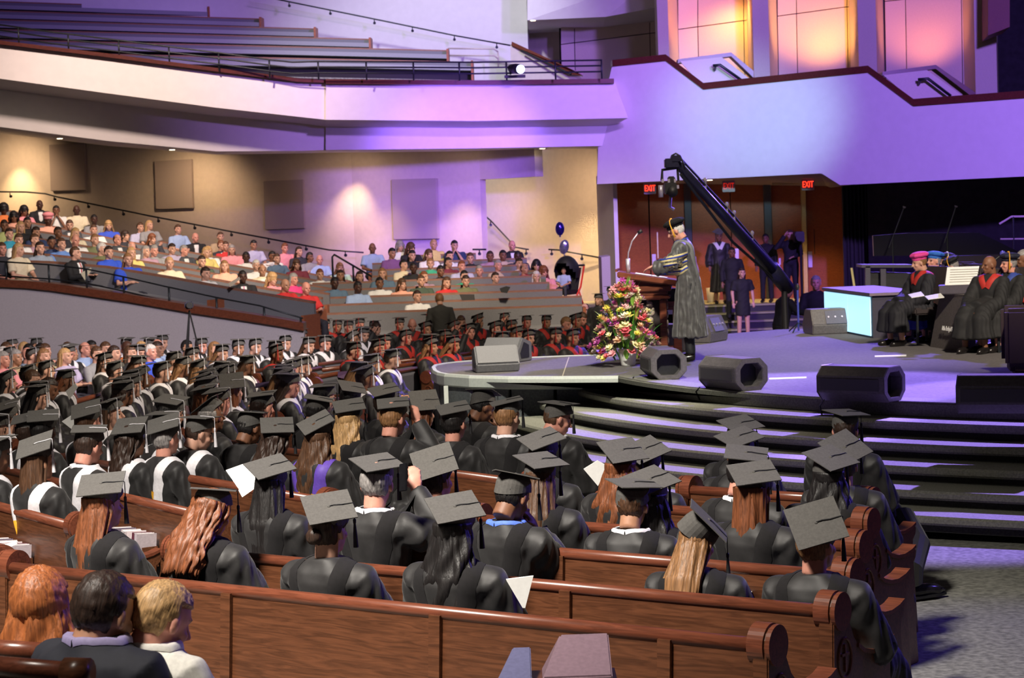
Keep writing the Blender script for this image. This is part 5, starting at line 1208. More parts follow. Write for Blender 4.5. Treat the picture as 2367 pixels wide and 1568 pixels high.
N('N3', hair='short', hcol='grey', skin='pink', collar=WH, arms='phone', label='grey haired man in mortarboard raising a phone, white shirt cuff', group=G1, hood=m_velvet)
N('N4', hair='short', hcol='dark', skin='pink', label='graduate with strongly tilted board just right of the man with the phone', group=G1, **GG)
N('N5', hair='long', hcol='black', label='graduate with long black hair beside the open white book', group=G1, **GG)
N('N6', hair='wavy', hcol='brown', label='graduate with long wavy brown hair over a purple and gold hood', group=G1, hood=PUR, lining=(GOLD, GOLD))
N('N7', hair='curly', hcol='dark', label='dark curly haired graduate with a small purple and gold tassel end', group=G1, **GG)
N('N8', hair='wavy', hcol='blond', label='graduate with long bright blond wavy hair', group=G1, **GW)
N('N9', hair='balding', hcol='light', skin='pink', arms='tocap', label='short haired graduate raising a bare forearm to his face', group=G1, **GG)
N('N10', hair='long', hcol='auburn', label='auburn haired graduate whose board stands steeply, before the round platform', group=G1, **GW)
N('N11', hair='short', hcol='black', skin='pink', label='dark haired graduate with a large grey shoulder fold, below the round platform', group=G1, **GG)
N('N13', hair='balding', hcol='light', skin='light', collar=WH, label='nearly bald graduate with white collar and red ear, before the steps', group=G1, **GG)
N('N15', hair='short', hcol='dark', label='graduate with gold hood edge bending forward, left of the open booklet', group=G1, **GG)
N('N16', hair='long', hcol='brown', label='graduate with long brown hair behind the man in blue collar', group=G1, **GW)
N('N18', hair='wavy', hcol='auburn', label='graduate with long wavy auburn hair beside the white booklet', group=G1, **GG)
N('N19', hair='short', hcol='dark', label='graduate half hidden right behind the auburn haired one', group=G1, **GW)
N('N20', hair='wavy', hcol='black', skin='brown', label='dark haired graduate sitting in front of the man with white collar', group=G1, **GW)
N('N21', hair='short', hcol='brown', skin='tan', collar=WH, label='short haired graduate with white collar and tan neck, centre of second pew', group=G1, **GG)
N('N22', hair='long', hcol='light', label='graduate with long light brown hair and a steeply slanting board', group=G1, pitch=16, **GW)
N('N23', hair='short', hcol='dark', skin='brown', label='graduate farthest of the three stacked boards before the steps', group=G1, **GW)
N('N24', hair='short', hcol='black', skin='brown', label='graduate in the middle of three stacked boards before the steps', group=G1, **GW)
N('N26', hair='bob', hcol='auburn', skin='pink', label='dark auburn haired graduate with small gold tag on the back', group=G1, **GG)
N27 = N('N27', hair='short', hcol='dark', skin='pink', label='front row graduate with red ears facing the steps', group=G1, tas=BLK, **GW)
N('N28', hair='short', hcol='dark', skin='light', label='graduate at the pew ends with a blue lit shoulder, board partly hidden', group=G1, **GW)
N('N29', hair='wavy', hcol='black', label='graduate with big dark wavy hair near the right pew ends', group=G1, **GW)
N('N30', hair='short', hcol='light', skin='pink', label='graduate with a board tipped far back at the right end of second pew', group=G1, pitch=0, **GW)
N('N31', hair='long', hcol='auburn', label='graduate with straight auburn hair, leftmost board in the nearest pew', group=G1, lining=None, **GW)
pxcap(1118, 908, tilt=-14, yo=-10, roll=-14, hair='short', hcol='black', skin='brown', hood=m_velvet, label='dark skinned graduate with hand at the chin by the platform edge', group=G1, arms='chin')
pxcap(1292, 932, tilt=-6, yo=-30, roll=2, hair='short', hcol='brown', skin='pink', collar=WH, hood=m_velvet, label='grey bearded graduate looking down, face lit violet before the steps', group=G1)
pxcap(1192, 1098, tilt=-16, yo=-6, roll=4, hair='short', hcol='black', skin='brown', collar=mc((.10, .20, .75)), hood=m_velvet, arms='chin', label='dark skinned graduate with bright blue collar bending over a phone', group=G1)
pxcap(1725, 1048, tilt=4, yo=-22, roll=14, hair='short', hcol='black', collar=WH, skin='pink', arms='chin', hood=m_velvet, label='graduate with white collar praying hands, nearest of three stacked boards', group=G1)
pxcap(494, 1132, tilt=-9, yo=0, roll=0, hair='curly', hcol='auburn', hood=m_velvet, lining=(GOLD,), label='graduate with tousled light auburn hair, second from left in nearest pew', group=G1)
G2 = 'graduates in the left block'
WG = dict(hood=WH, lining=(GOLD, GOLD), tas=WH); WP = dict(hood=WH, lining=(GOLD, PUR), tas=WH)
N('L1', hair='bob', hcol='brown', skin='tan', label='bobbed brown haired graduate with cream hood above the left rack pew', group=G2, **WG)
N('L2', hair='short', hcol='dark', skin='pink', collar=WH, label='bearded dark haired graduate in white and gold hood, left block', group=G2, **WG)
N('L3', hair='curly', hcol='dark', skin='tan', label='dark curly haired graduate in pinkish white hood, left block', group=G2, **WP)
N('L4', hair='short', hcol='grey', skin='pink', label='grey haired graduate with glasses, white hood and gold lining', group=G2, **WG)
pxcap(462, 965, tilt=-3, yo=-12, hair='short', hcol='dark', skin='light', label='tall graduate in profile, long white tassel and white purple hood', group=G2, **WP)
pxcap(580, 953, tilt=-7, yo=8, hair='short', hcol='black', skin='brown', tas=BLK, hood=m_velvet, label='graduate with reddish neck and black tassel beside the tall one in profile', group=G2)
N('L6b', hair='short', hcol='black', skin='dark', label='graduate with board in front of a second board at far left', group=G2, **WG)
pxcap(62, 965, hair='short', hcol='dark', label='graduate whose board hides behind another at far left', group=G2, yo=20, **WG)
N('L7', hair='short', hcol='brown', skin='pink', label='graduate with strongly tipped board and white tassel, bowing left of centre', group=G2, **WG)
pxcap(250, 927, hair='bob', hcol='brown', yo=-20, label='graduate with violet lit tassel just behind the strongly tipped board', group=G2, **WP)
N('L8', hair='long', hcol='black', label='graduate with diamond shaped board view and dark long hair', group=G2, **WG)
pxcap(478, 932, tilt=30, yo=-6, roll=-20, hair='short', hcol='grey', skin='brown', label='graduate in profile with steeply slanting board and burgundy tassel', group=G2, hood=m_velvet, tas=mc((.10, .02, .04)))
N('M2', hair='short', hcol='dark', label='graduate with small diamond board left of the round platform', group=G2, **GW)
N('M3', hair='short', hcol='black', label='graduate with dark board tipping right before the front row', group=G2, **GW)
N('M7', hair='bob', hcol='auburn', label='graduate with squarish board and pale tassel, below the folded programs', group=G2, **WP)
pxcap(748, 891, tilt=5, hair='short', hcol='black', label='graduate with flat wide board left of the dark tipping one', group=G2, **GW)
pxcap(737, 921, tilt=-6, roll=10, hair='short', hcol='black', label='graduate with edge on board before the blond one', group=G2, **GW)
pxcap(604, 911, tilt=8, hair='short', hcol='dark', skin='pink', label='graduate with wide flat board and gold tassel knots', group=G2, hood=m_velvet, tas=BLK)
pxcap(508, 848, tilt=14, hair='bob', hcol='dark', label='graduate with a board behind the squarish one, left block', group=G2, **WG)
MID = [  # px, py, tilt, yo, hair, colour, skin, look words
 (63, 846, 14, 16, 'short', 'dark', 'light', 'broad board with long pale cord'), (264, 837, 10, 16, 'short', 'dark', 'light', 'board overlapping its neighbour'),
 (304, 867, 6, 4, 'pony', 'brown', 'light', 'brown hair, broad white striped hood'), (401, 814, 8, 10, 'long', 'brown', 'light', 'very long brown hair'),
 (443, 804, 6, 0, 'short', 'dark', 'light', 'hand on cheek'), (456, 834, 16, 14, 'wavy', 'light', 'light', 'light wavy hair'), (478, 856, 12, 8, 'short', 'dark', 'pink', 'dark tilted board'),
 (240, 818, 16, -10, 'long', 'brown', 'light', 'bowed head, wide white hood'), (84, 782, 0, 8, 'short', 'dark', 'tan', 'raised hand'), (21, 803, 8, 10, 'short', 'black', 'light', 'dark board at the edge'),
 (74, 805, 10, 20, 'short', 'dark', 'light', 'low dark board'), (27, 785, 5, 10, 'short', 'grey', 'light', 'board under a raised fist'), (321, 797, 0, -16, 'bob', 'brown', 'light', 'reddish brown bob, pale tassel'),
 (475, 894, 14, 10, 'curly', 'auburn', 'light', 'curly auburn hair'), (12, 860, 18, 10, 'long', 'black', 'light', 'black hair at the edge'), (12, 938, 22, 20, 'short', 'dark', 'light', 'pale cord along the board edge'),
 (465, 782, 2, 0, 'short', 'dark', 'pink', 'pale tassel over pink cheek'), (435, 763, 2, 0, 'short', 'dark', 'pink', 'tassel over a lowered face'), (465, 745, 20, 20, 'short', 'brown', 'light', 'upright grey board'),
 (297, 753, 4, -10, 'short', 'dark', 'light', 'dark board and grey tassel'), (258, 770, 0, 0, 'short', 'black', 'tan', 'small dark board'), (203, 772, 0, 0, 'short', 'dark', 'light', 'bulky dark board'),
 (36, 765, 0, 0, 'short', 'dark', 'light', 'flat dark board'), (150, 765, 3, -10, 'short', 'dark', 'tan', 'small board, red tassel'), (551, 785, 0, -6, 'short', 'black', 'tan', 'long dark board edge over a young face'),
 (513, 797, 0, -8, 'long', 'light', 'light', 'light long hair in profile'), (636, 788, 0, -5, 'short', 'dark', 'tan', 'gold ringed white tassel'), (659, 776, 4, -4, 'short', 'light', 'light', 'pale tassel across the cheek'),
 (668, 758, 34, 10, 'short', 'grey', 'light', 'board facing the viewer'), (714, 780, 0, -10, 'long', 'brown', 'light', 'long brown hair and glasses'), (752, 776, 0, -8, 'short', 'dark', 'pink', 'rosy face, broad white hood'),
 (697, 761, 2, 0, 'short', 'black', 'light', 'head turned away'), (812, 770, 30, 14, 'short', 'black', 'brown', 'raised arm and upright board'), (842, 757, -4, -20, 'short', 'dark', 'light', 'navy lit gown, first in the row'),
 (524, 845, 12, 10, 'short', 'dark', 'light', 'dark board with grey cord'), (513, 750, 0, 4, 'short', 'dark', 'light', 'small dark board'), (556, 755, 6, 0, 'short', 'auburn', 'light', 'tilted dark board'), (589, 756, 8, 6, 'short', 'dark', 'pink', 'pink face turned down'),
 (105, 835, 10, 10, 'short', 'dark', 'light', 'shadowed board'), (372, 838, 8, 8, 'short', 'dark', 'light', 'board seen between two others'), (375, 775, 2, 2, 'short', 'dark', 'light', 'small board with white tassel'), (590, 783, 2, 0, 'short', 'black', 'light', 'dark hair in profile')]
MIDP = []
for i, (px, py, ti, yo, hr, hc_, sk, wd) in enumerate(MID):
    row = 'red' if 'red t' in wd else 'white'
    q = pxcap(px, py, tilt=ti, yo=yo, h=1.29, hair=hr, hcol=hc_, skin=sk, near=False, seed=i % 3, hood=WH if row == 'white' else REDH, lining=(GOLD,) if i % 3 == 0 else None, tas=WH if row == 'white' else REDH, arms=rnd.choice(['lap', 'prog', 'lap', 'tocap' if 'raised' in wd else 'lap']), group='graduates of the middle rows')
    MIDP.append((px, py, q, 'white tasselled graduate with '+wd if row == 'white' else 'red tasselled graduate with '+wd))
RED = [(924, 735, -2, -6, 'lap'), (990, 726, 4, 0, 'prog'), (1103, 730, 24, 20, 'tocap'), (1166, 724, 6, 10, 'tocap'), (1217, 730, 4, 0, 'prog'), (1263, 729, 0, 0, 'prog'), (1143, 746, 20, 10, 'lap'), (1085, 752, 18, -20, 'tocap'), (1182, 740, 6, 10, 'tocap'),
 (865, 742, 2, 0, 'tocap'), (1046, 744, 20, 30, 'tocap'), (983, 748, 24, 0, 'lap'), (1404, 718, 0, 40, 'lap'), (752, 738, 0, 0, 'lap'), (780, 740, 0, 0, 'lap'), (806, 741, -2, 0, 'lap'), (832, 736, 0, 0, 'prog'), (1330, 728, 20, 20, 'lap')]
REDP = []
for i, (px, py, ti, yo, ar) in enumerate(RED):
    q = pxcap(px, py, tilt=ti, yo=yo, h=1.29, hair='short', hcol=('dark', 'brown', 'black')[i % 3], skin=('light', 'pink', 'tan')[i % 3], near=False, hood=REDH, tas=REDH if px < 1350 else mc((.6, .35, .12)), arms=ar, group='red tasselled graduates')
    REDP.append((px, py, q, 'graduate in red hood'+(' raising a hand' if ar == 'tocap' else (' with hands together' if ar == 'prog' else ''))))
# bare-headed people in gowns
BH = [(953, 752, 'bald', 'dark', 'pink', REDH, 25, 'bald bearded man in gown and red hood looking down at the pew end', 'lap', -30), (1066, 745, 'short', 'brown', 'light', REDH, 20, 'brown bearded man in gown, bare headed, looking left', 'lap', -20),
 (1309, 748, 'crop', 'light', 'pink', REDH, 20, 'short blond man in gown and red hood beside the round platform', 'prog', 20), (1347, 738, 'crop', 'brown', 'pink', REDH, 25, 'close cropped man in gown and red hood looking down at his hands', 'prog', 10),
 (1231, 719, 'short', 'dark', 'tan', None, 0, 'man with glasses and no cap above the red tassels', 'lap', 30), (1352, 716, 'balding', 'brown', 'light', None, 10, 'balding man behind the cropped graduate', 'lap', 20), (1409, 722, 'bald', 'dark', 'tan', None, 0, 'bald tanned man beside the flowers', 'lap', 30),
 (622, 775, 'short', 'black', 'light', WH, 15, 'dark haired man in glasses and white hood, no cap', 'lap', 0), (612, 757, 'balding', 'brown', 'pink', WH, 15, 'balding man in the row behind the bare headed man with glasses', 'lap', 0),
 (76, 880, 'short', 'brown', 'light', WH, 10, 'short brown haired man in white hood without a cap, far left', 'lap', 0), (114, 900, 'crop', 'dark', 'brown', WH, 20, 'dark cropped man in white hood without a cap, far left', 'lap', 0), (733, 765, 'crop', 'black', 'brown', None, 20, 'dark haired graduate bowing behind the white hoods', 'lap', 0),
 (158, 822, 'short', 'grey', 'pink', None, 5, None, 'lap', 0), (870, 760, 'short', 'dark', 'light', None, 20, 'bowed dark haired graduate behind the pew end', 'tocap', 0)]
for i, (px, py, hr, hc_, sk, hd, pt, lb, ar, yo) in enumerate(BH):
    if lb is None: continue
    sitter(px, py, skin=sk, hair=hr, hcol=hc_, top='gown', topm=m_gown, hood=hd, pitch=pt, arms=ar, yo=yo, label=lb, group='bare headed graduates')
pxcap(160, 798, tilt=-8, yo=-55, h=1.30, hair='short', hcol='grey', skin='pink', hood=WH, tas=WH, near=True, label='pale man with glasses in cap and white hood, turned toward the camera', group='graduates of the middle rows')
pxcap(292, 782, tilt=-4, yo=-20, h=1.30, hair='short', hcol='grey', skin='pink', hood=WH, tas=WH, near=False, label='bearded man with glasses, cap and white collar in profile, left', group='graduates of the middle rows')
pxcap(345, 782, tilt=-4, yo=-25, h=1.30, hair='short', hcol='brown', skin='light', hood=WH, tas=WH, near=False, label='young man in cap and white hood just right of the bearded man', group='graduates of the middle rows')
# audience behind the graduates, below the parapet
FA_ = [(10, 694, 'short', 'brown', 'light', 'dark'), (20, 713, 'bald', 'dark', 'tan', 'dark grey'), (52, 698, 'long', 'blond', 'light', 'white'), (63, 711, 'short', 'black', 'brown', 'black'), (91, 711, 'bun', 'black', 'light', 'black'), (101, 713, 'short', 'brown', 'light', 'peach'),
 (61, 732, 'bald', 'dark', 'pink', 'light blue'), (99, 742, 'long', 'light', 'light', 'cream'), (34, 742, 'bob', 'grey', 'tan', 'tan'), (153, 709, 'short', 'brown', 'light', 'black'), (163, 730, 'balding', 'dark', 'tan', 'white'), (148, 745, 'bob', 'blond', 'light', 'lilac'),
 (193, 711, 'balding', 'brown', 'pink', 'light blue'), (208, 704, 'short', 'black', 'brown', 'orange'), (241, 715, 'long', 'brown', 'light', 'maroon'), (262, 740, 'long', 'dark', 'light', 'black'), (291, 713, 'bald', 'dark', 'dark', 'orange'), (324, 721, 'long', 'blond', 'light', 'white'),
 (361, 709, 'bald', 'dark', 'pink', 'light blue'), (346, 740, 'short', 'white', 'pink', 'blue'), (362, 724, 'crop', 'dark', 'tan', 'light blue'), (222, 741, 'short', 'brown', 'light', 'grey'), (4, 724, 'short', 'white', 'pink', 'pink'), (5, 750, 'bob', 'grey', 'pink', 'pink'), (300, 742, 'bob', 'brown', 'light', 'black'), (495, 738, 'bob', 'light', 'light', 'dark'), (430, 722, 'short', 'black', 'tan', 'black')]
COLS = {'dark': (.03, .03, .04), 'dark grey': (.06, .065, .075), 'white': (.78, .78, .76), 'black': (.012, .012, .014), 'peach': (.85, .42, .30), 'light blue': (.35, .47, .72), 'cream': (.78, .68, .48), 'tan': (.45, .33, .2), 'lilac': (.48, .42, .60), 'orange': (.75, .20, .05), 'maroon': (.20, .03, .05), 'blue': (.04, .09, .60), 'grey': (.30, .30, .31),
 'pink': (.80, .30, .34), 'green': (.05, .40, .22), 'yellow': (.75, .62, .2), 'teal': (.03, .30, .45), 'olive': (.16, .17, .08), 'red': (.60, .03, .03), 'navy': (.03, .05, .13), 'lavender': (.50, .50, .68), 'mauve': (.42, .26, .34), 'beige': (.55, .43, .30), 'hot pink': (.85, .06, .25), 'mint': (.55, .78, .68), 'dark green': (.06, .09, .06), 'denim': (.10, .17, .25), 'purple': (.22, .09, .25), 'bright blue': (.03, .09, .62), 'yellow green': (.45, .5, .2)}
HW = {'short': 'short %s hair', 'long': 'long %s hair', 'wavy': 'wavy %s hair', 'bob': '%s bobbed hair', 'curly': 'curly %s hair', 'afro': 'big curly %s hair', 'bun': '%s hair in a bun', 'balding': 'receding %s hair', 'crop': 'cropped %s hair', 'bald': 'bald head', 'pony': '%s ponytail'}
def looks(hr, hc_): return 'bald' if hr == 'bald' else (HW[hr] % hc_)
FP_ = []
for i, (px, py, hr, hc_, sk, c) in enumerate(FA_):
    d = 34.2-(py-695)*.07
    q = sitter(px, py, d=d, floor=fz(d)-.0, skin=sk, hair=hr, hcol=hc_, top='shirt' if i % 3 else 'jacket', col=COLS[c], yo=rnd.uniform(-12, 5), arms=rnd.choice(['lap', 'prog']), group='audience below the curved parapet', scale=1.0)
    FP_.append((px, py, q, 'person in %s top, %s' % (c, looks(hr, hc_))))
# people on the tiers: px, py, hair, hair colour, skin, clothing (top kind j = jacket and tie), colour, arms
TA = """9 484 afro black dark s orange lap|56 488 curly black brown s pink lap|92 474 bald dark dark j black lap|112 510 pinkhat dark dark s peach lap|130 487 bun black brown s white chin|177 486 bald dark dark s cream lap|218 508 short black dark s grey lap|251 522 wavy blond light s blue lap|217 532 short brown light s white lap|325 526 short brown light s lavender lap|346 521 bob blond light s grey lap
352 553 wavy auburn light s dark lap|412 531 short brown light s light_blue lap|452 550 bald dark pink j black lap|32 502 curly black brown s peach lap|10 522 short dark brown s yellow_green lap|48 525 bob blond light s black lap|64 515 long black tan s black lap|22 542 short dark light s teal lap|84 538 short dark tan s navy lap|161 521 short brown light j dark_grey lap|135 538 short dark brown s dark lap|175 540 bob blond light s cream lap
44 555 short brown light s white lap|81 555 crop brown light s mauve lap|93 574 long dark light s denim_ lap|120 561 short black brown s navy lap|143 565 short brown light s blue_ cross|175 556 bald white pink s white lap|220 555 short light light s olive lap|236 576 short white light s olive lap|272 555 balding brown pink j dark_grey lap|290 546 wavy dark light s dark lap|305 572 balding grey pink s white lap|252 584 short dark light s bright_blue lap
357 580 short grey pink s grey lap|398 576 crop dark light s lilac lap|426 580 short grey pink j dark_grey lap|338 582 bob grey light s mauve lap|477 584 long blond light s yellow lap|5 576 short brown pink s dark lap|44 578 bob blond light s cream lap|175 586 short brown light J black prog|296 601 long light light s bright_blue cross|392 609 short blond light s cream prog|304 586 bob blond light s yellow lap|467 605 short dark light s dark_green lap|476 633 short dark light s white prog
510 548 short brown light s tan lap|512 568 short auburn light j dark lap|522 570 short brown light s red lap|536 578 long grey light s pink lap|482 582 bob blond light s white lap|587 567 short black tan s lavender lap|569 595 short black dark s white lap|659 574 short auburn pink s pink lap|692 582 long dark light s dark lap|717 595 short black brown s grey lap|630 593 short black brown s white lap|641 599 short brown light s denim lap
686 612 wavy brown light s maroon lap|739 601 bald white pink s light_blue lap|519 616 bob light light s peach lap|593 614 short white light s white lap|607 626 balding brown tan j cream lap|561 641 crop black dark J black lap|630 646 curly blond light s pink lap|679 646 bob grey pink s hot_pink lap|660 660 bald dark tan s red cross|708 667 bald grey pink s red prog|740 635 short auburn light s white lap|786 620 wavy light light s mint lap
787 637 long dark tan s grey lap|774 655 crop black dark s denim lap|832 640 long dark light s maroon lap|828 665 short black dark s light_blue lap|878 655 short black brown s white lap|884 633 bob light light s denim lap|930 658 wavy brown light s peach lap|861 574 bald dark brown s light_blue lap|907 586 short black tan s purple lap|925 570 curly grey light s white lap|950 574 curly brown light s black lap|953 591 long black light s black lap
934 613 short black light s cream lap|956 620 crop black dark s black lap|974 650 short brown light s dark_green lap|965 686 short dark light s white lap|1003 566 short blond light s yellow lap|992 589 wavy brown light s white lap|1051 568 short black light s navy chin|1040 593 short black light s white lap|1037 608 long black tan s maroon lap|995 610 short light light s green lap|1087 597 short brown light s black lap|1068 616 crop auburn pink s lavender lap
1133 593 short dark brown s mauve lap|1163 591 bun black brown s beige lap|1184 568 bald white pink j black lap|1197 593 short black dark s dark lap|1019 627 short black brown s black lap|1074 639 short black light s green lap|1108 627 short grey pink s light_blue lap|1152 614 short grey pink s beige lap|1201 610 short dark light s white chin|1213 622 balding dark tan s red lap|1240 614 curly black light s maroon lap|1257 629 curly auburn pink s pink lap
1240 640 bob white light j white chin|1077 650 short dark light s olive lap|1146 643 short dark light s teal prog|1033 654 bob brown light s red lap|981 641 bob auburn light s mauve lap"""
TPP = []
COLS['denim_'] = (.25, .30, .38); COLS['blue_'] = (.13, .26, .62)
def tier_depth(px, py):
    if px < 850 and not (px > 760 and py > 640):
        def at(L, x):
            for (x0, y0), (x1, y1) in zip(L, L[1:]):
                if x <= x1: return y0+(y1-y0)*(x-x0)/(x1-x0)
            return L[-1][1]
        f, b = at(R0, px)-19, at(RL, px)-19; t = (f-py)/(f-b); return tdepth(max(-.02, min(1.02, t)))-.35
    return 40.3+(697-py)*.0655
for i, e in enumerate(TA.replace('\n', '|').split('|')):
    px, py, hr, hc_, sk, kd, c, ar = e.split(); px, py = int(px), int(py); d = tier_depth(px, py)
    hat = hr == 'pinkhat'; hr2 = 'short' if hat else hr
    cc = COLS.get(c) or COLS[c.replace('_', ' ')]
    tie = None
    if kd in 'jJ': tie = {'J': mc((.45, .04, .05)) if px < 300 else mc((.65, .25, .4))}.get(kd, False)
    q = sitter(px, py, d=d, skin=sk, hair=hr2, hcol=hc_, top='jacket' if kd in 'jJ' else 'shirt', col=cc, arms=ar, pitch=rnd.choice([0, 0, 8]), look=rnd.choice([0, 0, 15]), yo=rnd.uniform(-28, 8), tie=tie, scale=1.0, seed=i % 2, group='audience on the grey tiers')
    if hat:
        HT = frames(pose())[2]; mb = MB().ell((0, -.01, .13), (.13, .15, .07), 16, 10).ell((0, -.01, .06), (.10, .12, .05), 16, 8); h = mb.build('hat', mc((.85, .30, .33)), q, smooth=True); h.matrix_local = HT
    w1 = c.strip('_').replace('_', ' ')
    TPP.append((px, py, q, ('person in pink hat and %s top' % w1) if hat else 'person in %s %s, %s' % (w1, 'jacket' if kd in 'jJ' else 'top', looks(hr, hc_))))
# the three people closest to the camera
sitter(98, 1410, d=7.3, floor=fz(7.3)-.09, skin='light', hair='wavy', hcol='ginger', col=(.78, .66, .55), near=True, yo=8, look=15, seed=4, label='woman with long ginger hair at the bottom left corner', scale=1.12)
sitter(243, 1400, d=6.75, floor=fz(6.75)-.01, skin='tan', hair='short', hcol='dark', top='jacket', col=(.012, .013, .022), near=True, hunch=1, yo=-6, pitch=22, collar=mc((.28, .24, .42)), label='dark haired man with thinning crown in a navy suit, seen from behind', scale=1.10)
sitter(378, 1412, d=6.85, floor=fz(6.85)+.04, skin='pink', hair='short', hcol='blond', top='shirt', col=(.74, .72, .66), near=True, hunch=1, yo=-18, pitch=28, collar=mc((.72, .70, .64)), label='short blond man in a white striped shirt bowing his head', scale=1.03, seed=2)
# procedural neighbours that fill the same rows
def fill(pts, grp, tas, hood, words_, n):
    out = []
    for (x, y) in pts:
        if len(out) >= n: break
        if any((x-a)**2+(y-b)**2 < .36 for a, b in TAKEN): continue
        h = fz(y)+1.30; v = Vector((x, y, h))-CAM; dd = v.dot(_f); px = IW/2+F*v.dot(cr)/dd; py = IH/2-F*v.dot(cu)/dd
        if not (-20 < px < 2380 and py < 1560): continue
        a = faceC(x, y)+R(rnd.uniform(-8, 14)); f = Vector((-math.sin(a), math.cos(a), 0)); ti = rnd.uniform(-4, 18); nn = Vector((0, 0, 1))*math.cos(R(ti))-f*math.sin(R(ti))
        hr = rnd.choice(['short', 'short', 'long', 'bob', 'wavy']); hc_ = rnd.choice(['dark', 'brown', 'black', 'light', 'auburn'])
        q = grad((x, y, h), nn, f, skin=rnd.choice(['light', 'light', 'pink', 'tan', 'brown']), hair=hr, hcol=hc_, near=False, hood=hood, tas=tas, arms=rnd.choice(['lap', 'prog']), group=grp, seed=rnd.randrange(2))
        out.append((px, py, q, words_+looks(hr, hc_)))
    return out
pts2 = [(9+(10.75+.85*k)*math.cos(R(a)), 24+(10.75+.85*k)*math.sin(R(a))) for k in range(6) for a in np.arange(193, 167, -3.1)]
pts1 = [(x+dl.x*t-.1, y+dl.y*t-.1) for (x, y), _ in LP_[1:] for t in np.arange(.6, 5, .62)]
pts3 = [(9+(10.6+.85*k)*math.cos(R(a)), 24+(10.6+.85*k)*math.sin(R(a))) for k in range(5) for a in np.arange(159, 136, -3.2)]
rnd.shuffle(pts2); rnd.shuffle(pts3)
MIDP += fill(pts1, 'graduates of the middle rows', WH, WH, 'white tasselled graduate with ', 10) + fill(pts2, 'graduates of the middle rows', WH, WH, 'white tasselled graduate with ', 24)
REDP += fill(pts3, 'red tasselled graduates', REDH, REDH, 'graduate in red hood with ', 14)
# labels for the crowds: look first, then the place in the picture's rows
def name_rows(L, nrow, zone, rowword):
    L = sorted(L, key=lambda e: e[1]); n = len(L); sz = math.ceil(n/nrow); seen = {}
    for e in L: seen[e[3]] = seen.get(e[3], 0)+1
    for r in range(nrow):
        row = sorted(L[r*sz:(r+1)*sz], key=lambda e: e[0])
        for j, (px, py, q, lk) in enumerate(row):
            q['label'] = (lk+', '+zone) if (seen[lk] == 1 and len((lk+zone).split()) < 14) else '%s, %s from left in %s %s' % (lk, words[j] if j < 20 else 'last', words[r], rowword)
name_rows([e for e in TPP if e[0] < 846], 5, 'left grey tiers', 'band down')
name_rows([e for e in TPP if e[0] >= 846], 4, 'right grey tiers', 'band, right tiers')
name_rows(FP_, 2, 'below the parapet', 'line below parapet')
name_rows(MIDP, 5, 'middle rows', 'line of caps'); name_rows(REDP, 2, 'far rows', 'far line')
# ------------------------------------------------------------ on and behind the stage
def tam(o, HT, m, tm):
    mb = MB().ell((0, -.02, .105), (.135, .145, .050), 8, 8).ell((0, -.014, .055), (.088, .11, .05), 20, 8); h = mb.build('tam', m, o, bevel=0); h.matrix_local = HT @ RX(8)
    if tm: t = MB().ell((0, 0, .158), (.018, .018, .012), 10, 6).tube([(0, 0, .157), (-.09, .02, .145), (-.135, .03, .10), (-.135, .03, .0), (-.133, .032, -.07)], [.006, .006, .006, .008, .016], 8).build('tassel', tm, h, smooth=True)
def stander(px, pyfeet, d, floor, rz, p, lab, skin='light', hair='short', hcol='dark', top='jacket', col=(.012, .012, .014), scale=1.0, **k):
    P = U(px, 600, d); q = person((P.x, P.y, floor), rz, p, skin, hair, hcol, top, k.pop('topm', None) or mc(col, .8), legm=mc((.014, .014, .018), .8) if top in ('shirt', 'jacket') else None, scale=scale, shoes=k.pop('shoes', True), **k)
    return tag(q, lab, 'person')
P = Z(1597, 835, HS); ps = pose(stand=1, lean=10, pitch=24, arms='desk'); m_robe = mat('robe_cloth', (.075, .070, .068), .5, noise_amt=.2, scale=20, sheen=.3)
SPK = person((P.x, P.y, HS), R(84), ps, 'pink', 'short', 'white', 'gown', m_robe, near=True, hood=mc((.22, .22, .21)), lining=(mc((.35, .16, .55)),), shoes=True, legm=m_black, scale=.98, collar=mc((.03, .06, .25)))
tag(SPK, 'grey haired speaker in academic robe and black tam leaning on the lectern', 'person'); tam(SPK, frames(ps)[2], m_velvet, GOLD)
gm = cloth_mesh(ps, 'gown', .013); L_, nk, HT_, dz_ = frames(ps)
for j in range(3):
    z0 = 1.32-.085*j
    for w_, of, mm, nm in ((.062, .012, mc((.62, .52, .25)), 'sleeve_trim'), (.034, .019, mc((.02, .04, .30)), 'sleeve_bar')):
        path = [(L_ @ Vector((-.10, .20, z0-.02)), Vector((-.4, 1, 0))), (L_ @ Vector((-.26, .14, z0)), Vector((-.8, .6, 0))), (L_ @ Vector((-.32, .02, z0+.005)), Vector((-1, 0, 0))), (L_ @ Vector((-.26, -.09, z0+.01)), Vector((-.8, -.6, 0)))]
        part(nm, drape(gm, path, w_, of, 3, ('bar', j, nm)), SPK, mm)
def chair(loc, rz, lab, col=(.04, .03, .03)):
    o = empty('chair', loc, rz); m = mc(col, .7)
    MB().box((0, .02, .44), (.52, .50, .09)).build('seat', m, o, bevel=.02); MB().prism([(-.26, -.24, .45), (-.26, -.17, .45), (-.26, -.24, 1.0), (-.26, -.30, 1.0)], (.52, 0, 0)).build('backrest', m, o, bevel=.015)
    for sx in (-.22, .22):
        for sy in (-.2, .22): MB().tube([(sx, sy, 0), (sx, sy, .42)], .018, 8).build('leg', m_metal, o)
    return tag(o, lab, 'chair', 'chairs of the faculty')
